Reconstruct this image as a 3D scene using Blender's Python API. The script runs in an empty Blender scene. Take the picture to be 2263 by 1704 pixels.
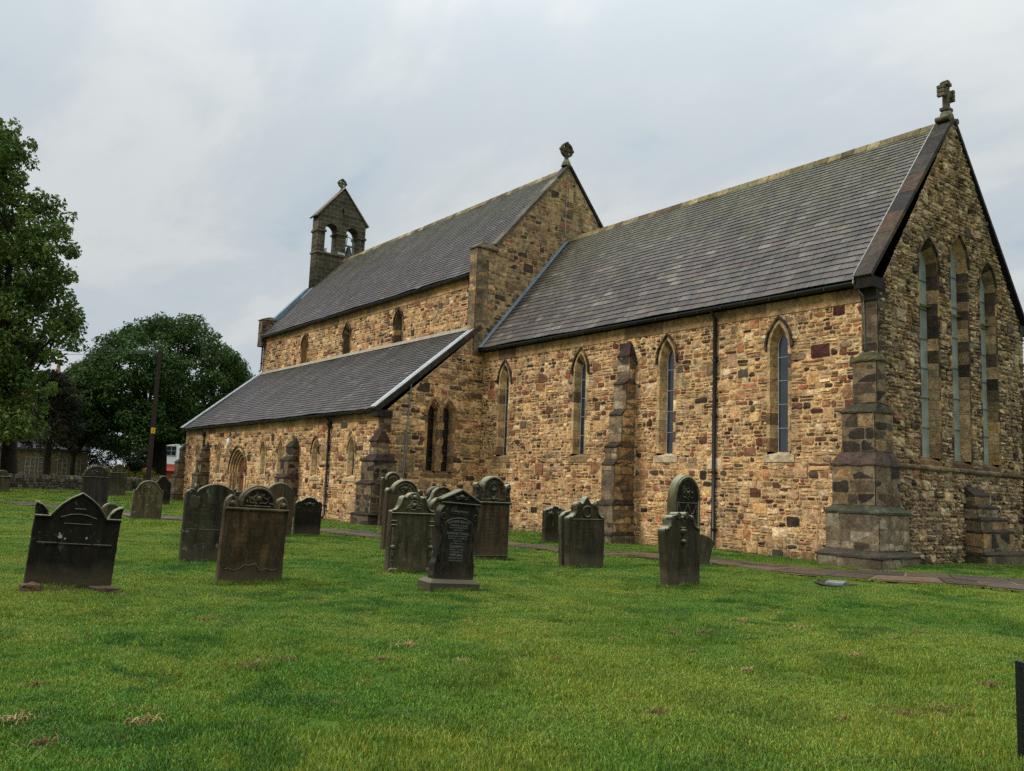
import bpy, bmesh, math, random
import numpy as np
from mathutils import Vector, Matrix
R = math.radians
SC = bpy.context.scene
COL = SC.collection

# ------------------------------------------------------------------ camera
def setup_camera():
    pitch, roll, yaw = R(6.971), R(2.2535), R(-52.5374)
    fw = Vector((math.sin(yaw)*math.cos(pitch), math.cos(yaw)*math.cos(pitch), math.sin(pitch)))
    rt = Vector((math.cos(yaw), -math.sin(yaw), 0))
    up = rt.cross(fw)
    r2 = rt*math.cos(roll) + up*math.sin(roll)
    u2 = up*math.cos(roll) - rt*math.sin(roll)
    cd = bpy.data.cameras.new('camera'); co = bpy.data.objects.new('camera', cd); COL.objects.link(co)
    m = Matrix.Identity(4)
    for i in range(3):
        m[i][0] = r2[i]; m[i][1] = u2[i]; m[i][2] = -fw[i]
    m[0][3], m[1][3], m[2][3] = 11.9752, -21.3834, 1.6
    co.matrix_world = m
    cd.sensor_width = 36; cd.lens = 36*1895.83/2263
    cd.clip_start = 0.1; cd.clip_end = 3000
    SC.camera = co
setup_camera()

# ------------------------------------------------------------------ sky, sun, exposure
SUN_EL, SUN_AZ = R(42), R(205)       # azimuth clockwise from north (+Y)
def setup_world():
    w = bpy.data.worlds.new('World'); SC.world = w; w.use_nodes = True
    nt = w.node_tree; nt.nodes.clear()
    N = nt.nodes.new; L = nt.links.new
    out = N('ShaderNodeOutputWorld'); bg = N('ShaderNodeBackground'); bg.inputs[1].default_value = 0.1
    sky = N('ShaderNodeTexSky'); sky.sky_type = 'NISHITA'; sky.sun_disc = False
    sky.sun_elevation = SUN_EL; sky.sun_rotation = SUN_AZ
    tc = N('ShaderNodeTexCoord'); sep = N('ShaderNodeSeparateXYZ'); L(tc.outputs['Generated'], sep.inputs[0])
    def math_(op, a, b=None, c=None):
        n = N('ShaderNodeMath'); n.operation = op
        for i, v in enumerate((a, b, c)):
            if v is None: continue
            if hasattr(v, 'is_linked'): L(v, n.inputs[i])
            else: n.inputs[i].default_value = v
        return n.outputs[0]
    z = math_('MAXIMUM', sep.outputs[2], 0.0)
    zz = math_('ADD', z, 0.22)
    cx = math_('DIVIDE', sep.outputs[0], zz); cy = math_('DIVIDE', sep.outputs[1], zz)
    cmb = N('ShaderNodeCombineXYZ'); L(cx, cmb.inputs[0]); L(cy, cmb.inputs[1])
    mp = N('ShaderNodeMapping'); mp.inputs['Rotation'].default_value = (0, 0, R(35)); mp.inputs['Scale'].default_value = (0.55, 1.0, 1)
    mp.inputs['Location'].default_value = (0.7, 2.3, 0)
    L(cmb.outputs[0], mp.inputs[0])
    def noise(sc, det, rough, dist=0.0):
        n = N('ShaderNodeTexNoise'); n.inputs['Scale'].default_value = sc; n.inputs['Detail'].default_value = det
        n.inputs['Roughness'].default_value = rough; n.inputs['Distortion'].default_value = dist
        L(mp.outputs[0], n.inputs['Vector']); return n.outputs['Fac']
    n1 = noise(1.0, 6, 0.55, 0.5); n2 = noise(3.0, 8, 0.6, 0.4)
    def ramp(f, stops):
        n = N('ShaderNodeValToRGB'); L(f, n.inputs[0]); n.color_ramp.interpolation = 'EASE'
        e = n.color_ramp.elements
        e[0].position, e[0].color = stops[0][0], stops[0][1]+(1,)
        e[1].position, e[1].color = stops[1][0], stops[1][1]+(1,)
        for p, c in stops[2:]:
            x = e.new(p); x.color = c+(1,)
        return n.outputs[0]
    f = math_('ADD', math_('MULTIPLY', n1, 0.65), math_('MULTIPLY', n2, 0.35))
    cl = ramp(f, [(0.34, (4.2, 5.25, 6.15)), (0.46, (5.55, 6.15, 6.5)), (0.56, (6.65, 6.95, 7.0)), (0.68, (5.2, 5.65, 5.85))])
    # overcast sky: up to the zenith about three times as bright as at the horizon
    gain = math_('ADD', math_('MULTIPLY', math_('POWER', z, 4.0), 5.4), 0.97)
    vm = N('ShaderNodeVectorMath'); vm.operation = 'SCALE'; L(cl, vm.inputs[0]); L(gain, vm.inputs['Scale'])
    mix = N('ShaderNodeMixRGB'); mix.inputs[0].default_value = 0.95
    L(sky.outputs[0], mix.inputs[1]); L(vm.outputs[0], mix.inputs[2])
    L(mix.outputs[0], bg.inputs[0]); L(bg.outputs[0], out.inputs[0])
setup_world()

sd = bpy.data.lights.new('sun', 'SUN'); sd.energy = 2.0; sd.angle = R(14); sd.color = (1.0, 0.945, 0.87)
so = bpy.data.objects.new('sun', sd); COL.objects.link(so)
sdir = Vector((math.sin(SUN_AZ)*math.cos(SUN_EL), math.cos(SUN_AZ)*math.cos(SUN_EL), math.sin(SUN_EL)))
so.rotation_euler = sdir.to_track_quat('Z', 'Y').to_euler()
so.location = (0, -60, 60)
SC.view_settings.view_transform = 'Standard'; SC.view_settings.look = 'None'
SC.view_settings.exposure = 0.0; SC.view_settings.gamma = 1.0; SC.view_settings.use_curve_mapping = False
SC.render.engine = 'CYCLES'
SC.cycles.max_bounces = 6; SC.cycles.diffuse_bounces = 3; SC.cycles.glossy_bounces = 3
SC.cycles.transmission_bounces = 3; SC.cycles.transparent_max_bounces = 6
SC.cycles.use_denoising = False
SC.cycles.sample_clamp_indirect = 6

# ------------------------------------------------------------------ helpers
def lin(r, g, b):
    f = lambda c: ((c/255+0.055)/1.055)**2.4 if c > 10.3 else c/255/12.92
    return (f(r), f(g), f(b))

class MB:
    """collects faces with one colour per vertex; build() links them as ONE mesh object"""
    def __init__(s): s.v = []; s.f = []; s.c = []; s.sm = []
    def face(s, pts, col=(1, 1, 1), smooth=False):
        i = len(s.v); s.v += [tuple(p) for p in pts]; s.c += [col]*len(pts)
        s.f.append(tuple(range(i, i+len(pts)))); s.sm.append(smooth)
    def mesh(s, verts, faces, col=(1, 1, 1), smooth=False):
        i = len(s.v); s.v += [tuple(p) for p in verts]
        s.c += list(col) if isinstance(col, list) else [col]*len(verts)
        for f in faces: s.f.append(tuple(i+k for k in f)); s.sm.append(smooth)
    def box(s, x0, x1, y0, y1, z0, z1, col=(1, 1, 1)):
        v = [(x, y, z) for z in (z0, z1) for y in (y0, y1) for x in (x0, x1)]
        s.mesh(v, [(0, 2, 3, 1), (4, 5, 7, 6), (0, 1, 5, 4), (1, 3, 7, 5), (3, 2, 6, 7), (2, 0, 4, 6)], col)
    def tube(s, pts, rad, n=8, col=(1, 1, 1), caps=True):
        pts = [Vector(p) for p in pts]
        if not hasattr(rad, '__len__'): rad = [rad]*len(pts)
        rings = []
        for i, p in enumerate(pts):
            d = (pts[min(i+1, len(pts)-1)]-pts[max(i-1, 0)]).normalized()
            a = Vector((0, 0, 1)) if abs(d.z) < 0.9 else Vector((1, 0, 0))
            u = d.cross(a).normalized(); w = u.cross(d)
            rings.append([p+(u*math.cos(2*math.pi*k/n)+w*math.sin(2*math.pi*k/n))*rad[i] for k in range(n)])
        v = [q for r in rings for q in r]; f = []
        for i in range(len(rings)-1):
            for k in range(n):
                f.append((i*n+k, (i+1)*n+k, (i+1)*n+(k+1) % n, i*n+(k+1) % n))
        s.mesh(v, f, col, True)
        if caps:
            s.face(rings[0][::-1] if False else rings[0], col); s.face(rings[-1][::-1], col)
    def build(s, name, mat, parent=None, loc=None):
        me = bpy.data.meshes.new(name)
        me.from_pydata(s.v, [], s.f)
        at = me.color_attributes.new('Col', 'FLOAT_COLOR', 'POINT')
        at.data.foreach_set('color', np.array([c+(1,) if len(c) == 3 else c for c in s.c], dtype=np.float32).ravel())
        me.polygons.foreach_set('use_smooth', s.sm)
        me.materials.append(mat); me.update()
        o = bpy.data.objects.new(name, me); COL.objects.link(o)
        if parent: o.parent = parent
        if loc: o.location = loc
        return o

def tag(o, label=None, cat=None, group=None, kind=None):
    if label: o['label'] = label
    if cat: o['category'] = cat
    if group: o['group'] = group
    if kind: o['kind'] = kind
    return o
def thing(name, label, cat, loc=(0, 0, 0), rot=(0, 0, 0), group=None):
    o = bpy.data.objects.new(name, None); COL.objects.link(o); o.location = loc; o.rotation_euler = rot
    o.empty_display_size = 0.3
    return tag(o, label, cat, group)

# ------------------------------------------------------------------ materials
def mat_base(name, rough=0.8, spec=0.3):
    m = bpy.data.materials.new(name); m.use_nodes = True
    nt = m.node_tree; b = nt.nodes['Principled BSDF']
    b.inputs['Roughness'].default_value = rough; b.inputs['Specular IOR Level'].default_value = spec
    return m, nt, b
class NT:
    def __init__(s, nt): s.nt = nt; s.N = nt.nodes.new; s.L = nt.links.new
    def _in(s, n, i, v):
        if hasattr(v, 'is_linked'): s.L(v, n.inputs[i])
        else: n.inputs[i].default_value = v
    def coord(s, kind='Object', scale=(1, 1, 1)):
        if kind == 'World':
            o = s.N('ShaderNodeNewGeometry').outputs['Position']
        else: o = s.N('ShaderNodeTexCoord').outputs[kind]
        if scale == (1, 1, 1): return o
        m = s.N('ShaderNodeMapping'); m.inputs['Scale'].default_value = scale; s.L(o, m.inputs[0]); return m.outputs[0]
    def noise(s, vec, sc, det=4, rough=0.55, dist=0):
        n = s.N('ShaderNodeTexNoise'); s.L(vec, n.inputs['Vector']); n.inputs['Scale'].default_value = sc
        n.inputs['Detail'].default_value = det; n.inputs['Roughness'].default_value = rough; n.inputs['Distortion'].default_value = dist
        return n.outputs['Fac']
    def ramp(s, f, *stops):
        n = s.N('ShaderNodeValToRGB'); s.L(f, n.inputs[0]); e = n.color_ramp.elements
        for i, (p, c) in enumerate(stops):
            if not hasattr(c, '__len__'): c = (c, c, c)
            x = e[i] if i < 2 else e.new(p)
            x.position = p; x.color = tuple(c)+(1,)
        return n.outputs[0]
    def mix(s, f, a, b, mode='MIX'):
        n = s.N('ShaderNodeMixRGB'); n.blend_type = mode
        s._in(n, 0, f)
        for i, v in ((1, a), (2, b)):
            if hasattr(v, 'is_linked'): s.L(v, n.inputs[i])
            else: n.inputs[i].default_value = tuple(v)+(1,) if hasattr(v, '__len__') else (v, v, v, 1)
        return n.outputs[0]
    def math(s, op, a, b=0.0):
        n = s.N('ShaderNodeMath'); n.operation = op; s._in(n, 0, a); s._in(n, 1, b); return n.outputs[0]
    def attr(s, name='Col'):
        n = s.N('ShaderNodeAttribute'); n.attribute_name = name; return n.outputs['Color']
    def bump(s, h, strength=0.4, dist=0.02):
        n = s.N('ShaderNodeBump'); n.inputs['Strength'].default_value = strength; n.inputs['Distance'].default_value = dist
        s.L(h, n.inputs['Height']); return n.outputs[0]

def stone_wall_mat(name, grime=0.35, dark=(0.03, 0.028, 0.022), rough=0.85, bump=0.9):
    """vertex colour per stone + mineral grain, weather stains"""
    m, nt, b = mat_base(name, rough, 0.25); k = NT(nt)
    p = k.coord('Object')
    n1 = k.noise(p, 22, 5, 0.65); n2 = k.noise(p, 5.5, 6, 0.66, 0.5); n3 = k.noise(p, 0.55, 6, 0.62, 0.3)
    c = k.mix(1.0, k.attr(), k.ramp(n1, (0.25, 0.5), (0.75, 1.4)), 'MULTIPLY')
    c = k.mix(1.0, c, k.ramp(n2, (0.32, (0.52, 0.46, 0.42)), (0.68, (1.32, 1.28, 1.2))), 'MULTIPLY')
    n4 = k.noise(p, 0.9, 4, 0.6)
    c = k.mix(1.0, c, k.ramp(n4, (0.35, (0.84, 0.82, 0.80)), (0.65, (1.12, 1.08, 1.0))), 'MULTIPLY')
    c = k.mix(k.ramp(n3, (0.52, 0.0), (0.72, grime)), c, dark)
    n6 = k.noise(k.coord('Object', (1.5, 1.5, 0.16)), 1.2, 5, 0.6)       # run-off streaks down the wall
    c = k.mix(1.0, c, k.ramp(n6, (0.34, (0.80, 0.77, 0.74)), (0.54, (1.04, 1.04, 1.03))), 'MULTIPLY')
    sz = k.N('ShaderNodeSeparateXYZ'); nt.links.new(p, sz.inputs[0])      # damp, algae-green foot of the wall
    hd = k.math('ADD', sz.outputs[2], k.math('MULTIPLY', k.math('SUBTRACT', n3, 0.5), 1.6))
    c = k.mix(k.ramp(hd, (0.05, 0.45), (0.5, 0.0)), c, (0.085, 0.080, 0.045))
    nt.links.new(c, b.inputs['Base Color'])
    nt.links.new(k.bump(k.math('ADD', k.math('MULTIPLY', n1, 0.6), n2), bump, 0.03), b.inputs['Normal'])
    return m
def plain_mat(name, col, rough=0.6, spec=0.4, var=0.25, sc=6, bump=0.15, metal=0.0, attr=False):
    m, nt, b = mat_base(name, rough, spec); k = NT(nt); p = k.coord('Object')
    n = k.noise(p, sc, 5, 0.6)
    base = k.attr() if attr else col
    c = k.mix(1.0, base, k.ramp(n, (0.3, 1-var), (0.7, 1+var)), 'MULTIPLY')
    nt.links.new(c, b.inputs['Base Color']); b.inputs['Metallic'].default_value = metal
    nt.links.new(k.bump(n, bump, 0.02), b.inputs['Normal'])
    return m
def slate_mat(name, moss_lo, moss_hi, moss=0.6):
    m, nt, b = mat_base(name, 0.5, 0.45); k = NT(nt); p = k.coord('Object')
    n1 = k.noise(p, 14, 5, 0.6); n2 = k.noise(p, 1.1, 5, 0.6); n3 = k.noise(k.coord('Object', (5, 1.2, 1.2)), 2.0, 4, 0.6)
    c = k.mix(1.0, k.attr(), k.ramp(n1, (0.3, 0.72), (0.7, 1.25)), 'MULTIPLY')
    c = k.mix(1.0, c, k.ramp(n3, (0.35, 0.8), (0.65, 1.18)), 'MULTIPLY')
    # lichen and moss gather towards the ridge
    z = k.N('ShaderNodeSeparateXYZ'); nt.links.new(p, z.inputs[0])
    h = k.math('DIVIDE', k.math('SUBTRACT', z.outputs[2], moss_lo), moss_hi-moss_lo)
    h = k.math('ADD', h, k.math('MULTIPLY', k.math('SUBTRACT', n2, 0.5), 1.3))
    f = k.math('MULTIPLY', k.ramp(h, (0.35, 0.0), (1.1, 1.0)), moss)
    c = k.mix(f, c, (0.092, 0.090, 0.050))
    n5 = k.noise(k.coord('Object', (1.6, 0.5, 0.5)), 1.0, 5, 0.65)
    c = k.mix(1.0, c, k.ramp(n5, (0.32, (0.66, 0.65, 0.65)), (0.66, (1.18, 1.18, 1.13))), 'MULTIPLY')
    n9 = k.noise(p, 2.4, 6, 0.7, 0.3); c = k.mix(k.math('MULTIPLY', k.ramp(n9, (0.56, 0.0), (0.68, 1.0)), k.math('ADD', k.math('MULTIPLY', f, 0.6), 0.22)), c, (0.16, 0.15, 0.095))
    nt.links.new(c, b.inputs['Base Color'])
    nt.links.new(k.bump(n1, 0.3, 0.012), b.inputs['Normal'])
    nt.links.new(k.ramp(n2, (0.3, 0.5), (0.7, 0.72)), b.inputs['Roughness']); b.inputs['Specular IOR Level'].default_value = 0.3
    return m
def grave_mat(name, base, dark, lichen=(0.30, 0.30, 0.22), lich=0.0, stain=0.6, top_green=0.35, rough=0.7):
    m, nt, b = mat_base(name, rough+0.1, 0.14); k = NT(nt)
    oi = k.N('ShaderNodeObjectInfo'); va = k.N('ShaderNodeVectorMath'); va.operation = 'ADD'
    nt.links.new(k.coord('Object'), va.inputs[0]); nt.links.new(oi.outputs['Location'], va.inputs[1])
    p = va.outputs[0]
    mp = k.N('ShaderNodeMapping'); mp.inputs['Scale'].default_value = (3, 7, 0.9); nt.links.new(p, mp.inputs[0])
    st = k.noise(mp.outputs[0], 1.3, 6, 0.6)           # rain streaks running down the face
    n1 = k.noise(p, 30, 6, 0.7); n2 = k.noise(p, 2.6, 6, 0.62, 0.4); n3 = k.noise(p, 9, 5, 0.65)
    base = (base[0]*0.80, base[1]*0.71, base[2]*0.47); dark = (dark[0]*0.55, dark[1]*0.50, dark[2]*0.36)
    c = k.mix(k.ramp(st, (0.36, 0.0), (0.64, 1.0)), dark, base)
    c = k.mix(k.ramp(n2, (0.42, stain), (0.62, 0.0)), c, dark)
    c = k.mix(1.0, c, k.ramp(n1, (0.28, 0.6), (0.72, 1.4)), 'MULTIPLY')
    sp = k.math('MULTIPLY', k.ramp(n3, (0.60, 0.0), (0.66, 1.0)), k.ramp(n2, (0.44, 0.0), (0.62, 1.0)))
    c = k.mix(k.math('MULTIPLY', sp, lich), c, lichen)
    n7 = k.noise(p, 1.1, 6, 0.66, 0.6); c = k.mix(k.ramp(n7, (0.54, 0.0), (0.68, 0.15+0.35*min(1, lich*2))), c, (0.060, 0.062, 0.034))   # algae bloom
    n8 = k.noise(p, 5.0, 4, 0.6); c = k.mix(k.ramp(n8, (0.655, 0.0), (0.69, 0.55*min(1, lich*2.2))), c, (lichen[0]*0.8, lichen[1]*0.8, lichen[2]*0.75))
    pg = k.N('ShaderNodeNewGeometry'); c = k.mix(k.ramp(pg.outputs['Pointiness'], (0.53, 0.0), (0.64, 0.18)), c, (0.12, 0.115, 0.075))   # paler convex edges
    g = k.N('ShaderNodeNewGeometry'); sx = k.N('ShaderNodeSeparateXYZ'); nt.links.new(g.outputs['Normal'], sx.inputs[0])
    up = k.math('MULTIPLY', k.ramp(sx.outputs[2], (0.25, 0.0), (0.75, 1.0)), k.ramp(n2, (0.3, top_green), (0.7, min(1, top_green*1.8))))
    c = k.mix(up, c, (0.27, 0.27, 0.18))
    fz = k.N('ShaderNodeSeparateXYZ'); nt.links.new(k.coord('Object'), fz.inputs[0])   # paler, browner foot where the soil splashes
    ft = k.math('ADD', fz.outputs[2], k.math('MULTIPLY', n2, -0.35)); c = k.mix(k.ramp(ft, (0.0, 0.55), (0.22, 0.0)), c, (0.085, 0.064, 0.038))
    nt.links.new(c, b.inputs['Base Color'])
    nt.links.new(k.bump(k.math('ADD', n1, k.math('MULTIPLY', n3, 1.2)), 0.5, 0.012), b.inputs['Normal'])
    return m
def leaf_mat(name, rough=0.55):
    m = bpy.data.materials.new(name); m.use_nodes = True; nt = m.node_tree; b = nt.nodes['Principled BSDF']
    b.inputs['Roughness'].default_value = rough; b.inputs['Specular IOR Level'].default_value = 0.12
    k = NT(nt); c = k.attr(); nt.links.new(c, b.inputs['Base Color'])
    tr = k.N('ShaderNodeBsdfTranslucent'); nt.links.new(c, tr.inputs[0])
    mx = k.N('ShaderNodeMixShader'); mx.inputs[0].default_value = 0.3
    nt.links.new(b.outputs[0], mx.inputs[1]); nt.links.new(tr.outputs[0], mx.inputs[2])
    nt.links.new(mx.outputs[0], nt.nodes['Material Output'].inputs[0])
    return m
def glass_mat(name, col, rough=0.06, spec=0.6):
    m, nt, b = mat_base(name, rough, spec); k = NT(nt)
    n = k.noise(k.coord('Object'), 1.5, 3)
    nt.links.new(k.mix(1.0, col, k.ramp(n, (0.3, 0.7), (0.7, 1.3)), 'MULTIPLY'), b.inputs['Base Color'])
    nt.links.new(k.bump(k.noise(k.coord('Object'), 3.0, 2), 0.04, 0.02), b.inputs['Normal'])
    return m

M = {}
M['rubble'] = stone_wall_mat('golden_rubble_stone', 0.28)
M['rubble_grey'] = stone_wall_mat('weathered_rubble_stone', 0.4)
M['ashlar'] = stone_wall_mat('dressed_stone', 0.55)
M['ashlar_dark'] = stone_wall_mat('blackened_dressed_stone', 0.75, (0.014, 0.012, 0.01))
M['slate_chancel'] = slate_mat('slate_chancel', 8.0, 13.4, 0.7)
M['slate_nave'] = slate_mat('slate_nave', 11.5, 17.0, 0.6)
M['slate_aisle'] = slate_mat('slate_aisle', 4.7, 9.6, 0.25)
M['lead'] = plain_mat('lead_flashing', lin(106, 122, 134), 0.6, 0.35, 0.2, 5, 0.15)
M['pale_lead'] = plain_mat('pale_lead', lin(160, 162, 161), 0.55, 0.35, 0.28, 5, 0.15)
M['iron'] = plain_mat('black_iron', (0.008, 0.008, 0.009), 0.4, 0.5, 0.3, 8, 0.1)
M['wire'] = plain_mat('conductor_wire', (0.34, 0.33, 0.30), 0.5, 0.4, 0.1)
M['glass_dark'] = glass_mat('dark_window_glass', (0.016, 0.022, 0.028), 0.05, 0.75)
M['glass_black'] = glass_mat('black_window_glass', (0.008, 0.008, 0.008), 0.25, 0.3)
M['glass_pale'] = glass_mat('pale_green_glazing', (0.23, 0.26, 0.225), 0.18, 0.5)
M['oak'] = plain_mat('red_brown_oak', (0.15, 0.055, 0.025), 0.6, 0.3, 0.35, 9, 0.3)
M['white'] = plain_mat('white_paint', (0.75, 0.75, 0.73), 0.5, 0.4, 0.06)
M['bronze'] = plain_mat('bell_bronze', (0.03, 0.035, 0.03), 0.5, 0.5, 0.3)
M['leaf'] = leaf_mat('leaf')
M['bark'] = plain_mat('bark', (0.03, 0.024, 0.017), 0.9, 0.1, 0.5, 7, 0.8)
M['moss_ridge'] = stone_wall_mat('mossy_ridge_tile', 0.5, (0.05, 0.055, 0.02))

# ------------------------------------------------------------------ ground height
def smooth(t): t = min(1, max(0, t)); return t*t*(3-2*t)
def gz(x, y):
    h = 0.5*smooth((-36-x)/14.0)
    return h + 0.026*math.sin(x*0.9+y*0.5)+0.022*math.sin(y*1.3-x*0.4+1.0)+0.014*math.sin(x*2.1+1.7*y)+0.008*math.sin(3.7*x-2.9*y)-0.02

# ------------------------------------------------------------------ masonry generator
def clip_poly(poly, planes):
    for a, b, c in planes:                     # keep a*s+b*z <= c
        out = []
        for i in range(len(poly)):
            p, q = poly[i], poly[(i+1) % len(poly)]
            dp, dq = a*p[0]+b*p[1]-c, a*q[0]+b*q[1]-c
            if dp <= 0: out.append(p)
            if dp*dq < 0:
                t = dp/(dp-dq); out.append((p[0]+(q[0]-p[0])*t, p[1]+(q[1]-p[1])*t))
        poly = out
        if len(poly) < 3: return []
    return poly
def area(poly): return 0.5*sum(poly[i][0]*poly[(i+1) % len(poly)][1]-poly[(i+1) % len(poly)][0]*poly[i][1] for i in range(len(poly)))
def cuts(s0, s1, z0, z1, excl, part=0.12):
    """intervals of [s0,s1] left free by the exclusion rectangles in the band z0..z1"""
    iv = [(s0, s1)]
    for a, b, c, d in excl:
        ov = min(z1, d)-max(z0, c)
        if ov <= part*(z1-z0): continue
        nv = []
        for p, q in iv:
            if b <= p or a >= q: nv.append((p, q)); continue
            if a > p: nv.append((p, a))
            if b < q: nv.append((b, q))
        iv = nv
    return iv
def pick(pal, rng):
    t = rng.random()*sum(w for w, _ in pal)
    for w, c in pal:
        t -= w
        if t <= 0: break
    k = rng.uniform(0.83, 1.17); h = rng.uniform(-0.05, 0.05)
    return (c[0]*k*(1+h), c[1]*k, c[2]*k*(1-h))
def stone(mb, Mf, poly, rng, rel, gap, col, rough=1.0):
    """one stone: a jittered polygon with a rounded, uneven face"""
    n = len(poly); cx = sum(p[0] for p in poly)/n; cz = sum(p[1] for p in poly)/n
    w = max(p[0] for p in poly)-min(p[0] for p in poly); h = max(p[1] for p in poly)-min(p[1] for p in poly)
    if w < 0.03 or h < 0.02: return
    ring = []
    for i in range(n):                          # cut corners
        p, a, b = poly[i], poly[i-1], poly[(i+1) % n]
        la = math.hypot(a[0]-p[0], a[1]-p[1]) or 1e-6; lb = math.hypot(b[0]-p[0], b[1]-p[1]) or 1e-6
        ca = min(0.3*la, rng.uniform(0.04, 0.30)*min(h, 0.16)*rough+0.004); cb = min(0.3*lb, rng.uniform(0.04, 0.30)*min(h, 0.16)*rough+0.004)
        ring.append((p[0]+(a[0]-p[0])/la*ca, p[1]+(a[1]-p[1])/la*ca))
        ring.append((p[0]+(b[0]-p[0])/lb*cb, p[1]+(b[1]-p[1])/lb*cb))
        if rough > 0.8:
            t = rng.uniform(0.4, 0.6); k = rng.uniform(-0.010, 0.008)*rough; nx, nz = (b[1]-p[1])/lb, -(b[0]-p[0])/lb
            ring.append((p[0]+(b[0]-p[0])*t+nx*k, p[1]+(b[1]-p[1])*t+nz*k))
    def inset(g):
        out = []
        for x, z in ring:
            fx = max(0.15, 1-2*g/w); fz = max(0.15, 1-2*g/h)
            out.append((cx+(x-cx)*fx, cz+(z-cz)*fz))
        return out
    j = 0.006*rough
    r0 = [(x+rng.uniform(-j, j), z+rng.uniform(-j, j)) for x, z in inset(gap)]
    b_ = min(0.014, 0.13*h)
    r1 = [(x, z) for x, z in inset(gap+b_)]
    m = len(ring); tilt = rng.uniform(-0.012, 0.012)*rough; tz = rng.uniform(-0.012, 0.012)*rough
    rel = rel*(rng.uniform(0.7, 1.4) if rough > 0.8 else 1)
    V = [Mf(x, z, -0.01) for x, z in r0]
    V += [Mf(x, z, rel*rng.uniform(1-0.28*rough, 1+0.18*rough)+tilt*(x-cx)/w*2+tz*(z-cz)/h*2) for x, z in r1]
    V.append(Mf(cx+rng.uniform(-.15, .15)*w, cz+rng.uniform(-.15, .15)*h, rel*rng.uniform(1.0, 1.0+0.45*rough)))
    F = []
    for i in range(m):
        k = (i+1) % m
        F.append((i, k, m+k, m+i)); F.append((m+i, m+k, 2*m))
    mb.mesh(V, F, col, False)
def masonry(mb, Mf, s0, s1, z0, z1, pal, mortar, excl=(), planes=(), seed=1, rows=(0.12, 0.3), ratio=(1.0, 2.4), rel=0.022, gap=0.009, split=0.35, jump=0.05, rough=1.0, back=True, maxw=0.75):
    rng = random.Random(seed)
    zb = [z0]
    while zb[-1] < z1-1e-6:
        h = rng.uniform(*rows)
        if z1-zb[-1]-h < rows[0]*0.8: h = z1-zb[-1]
        zb.append(zb[-1]+h)
    ex = list(excl); big = []
    if jump:
        for i in range(len(zb)-2):
            s = s0
            while s < s1:
                s += rng.expovariate(jump*2.2)+0.4
                h = zb[i+2]-zb[i]; w = h*rng.uniform(0.8, 1.7)
                if s+w > s1-0.1: break
                if all(s+w < a-0.02 or s > b+0.02 or zb[i+2] < c+0.001 or zb[i] > d-0.001 for a, b, c, d in ex):
                    ex.append((s, s+w, zb[i], zb[i+2])); big.append((s, s+w, zb[i], zb[i+2]))
                s += w
    def put(a, b, c, d):
        q = 0.014*rough
        poly = [(a+rng.uniform(-q, q)*.5, c+rng.uniform(-q, q)), (b+rng.uniform(-q, q)*.5, c+rng.uniform(-q, q)), (b+rng.uniform(-q, q)*.5, d+rng.uniform(-q, q)), (a+rng.uniform(-q, q)*.5, d+rng.uniform(-q, q))]
        poly = clip_poly(poly, planes) if planes else poly
        if len(poly) < 3 or area(poly) < 0.002: return
        stone(mb, Mf, poly, rng, rel, gap, pick(pal(a, c) if callable(pal) else pal, rng), rough)
    for g in big: put(*g)
    for i in range(len(zb)-1):
        a0, a1 = zb[i], zb[i+1]; h = a1-a0
        for p, q in cuts(s0, s1, a0, a1, ex):
            s = p
            while s < q-1e-6:
                w = min(maxw, h*rng.uniform(*ratio)*rng.choice((0.7, 1, 1, 1.35)))
                if q-s-w < 0.5*h*ratio[0]: w = q-s
                if w > 0.85: w = w/2
                e = min(q, s+w)
                if rng.random() < split and h > 0.15 and e-s > 0.13:
                    zm = a0+h*rng.uniform(0.36, 0.64)
                    put(s, e, a0, zm)
                    if e-s > 0.36 and rng.random() < 0.5:
                        sm = s+(e-s)*rng.uniform(0.35, 0.65); put(s, sm, zm, a1); put(sm, e, zm, a1)
                    else: put(s, e, zm, a1)
                else: put(s, e, a0, a1)
                s = e
    if back:
        lv = sorted(set([z0, z1]+[max(z0, min(z1, v)) for r in excl for v in (r[2], r[3])]))
        for a, b in zip(lv, lv[1:]):
            if b-a < 1e-5: continue
            for p, q in cuts(s0, s1, a, b, excl, 0.5):
                poly = clip_poly([(p, a), (q, a), (q, b), (p, b)], planes) if planes else [(p, a), (q, a), (q, b), (p, b)]
                if len(poly) >= 3: mb.face([Mf(x, z, 0.017 if rough > 0.8 else 0.002) for x, z in poly], mortar)
def FS(y0): return lambda s, z, d: (s, y0-d, z)        # wall facing south
def FE(x0): return lambda s, z, d: (x0+d, s, z)        # wall facing east
def FW(x0): return lambda s, z, d: (x0-d, -s, z)       # wall facing west (s runs to -Y)

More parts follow.
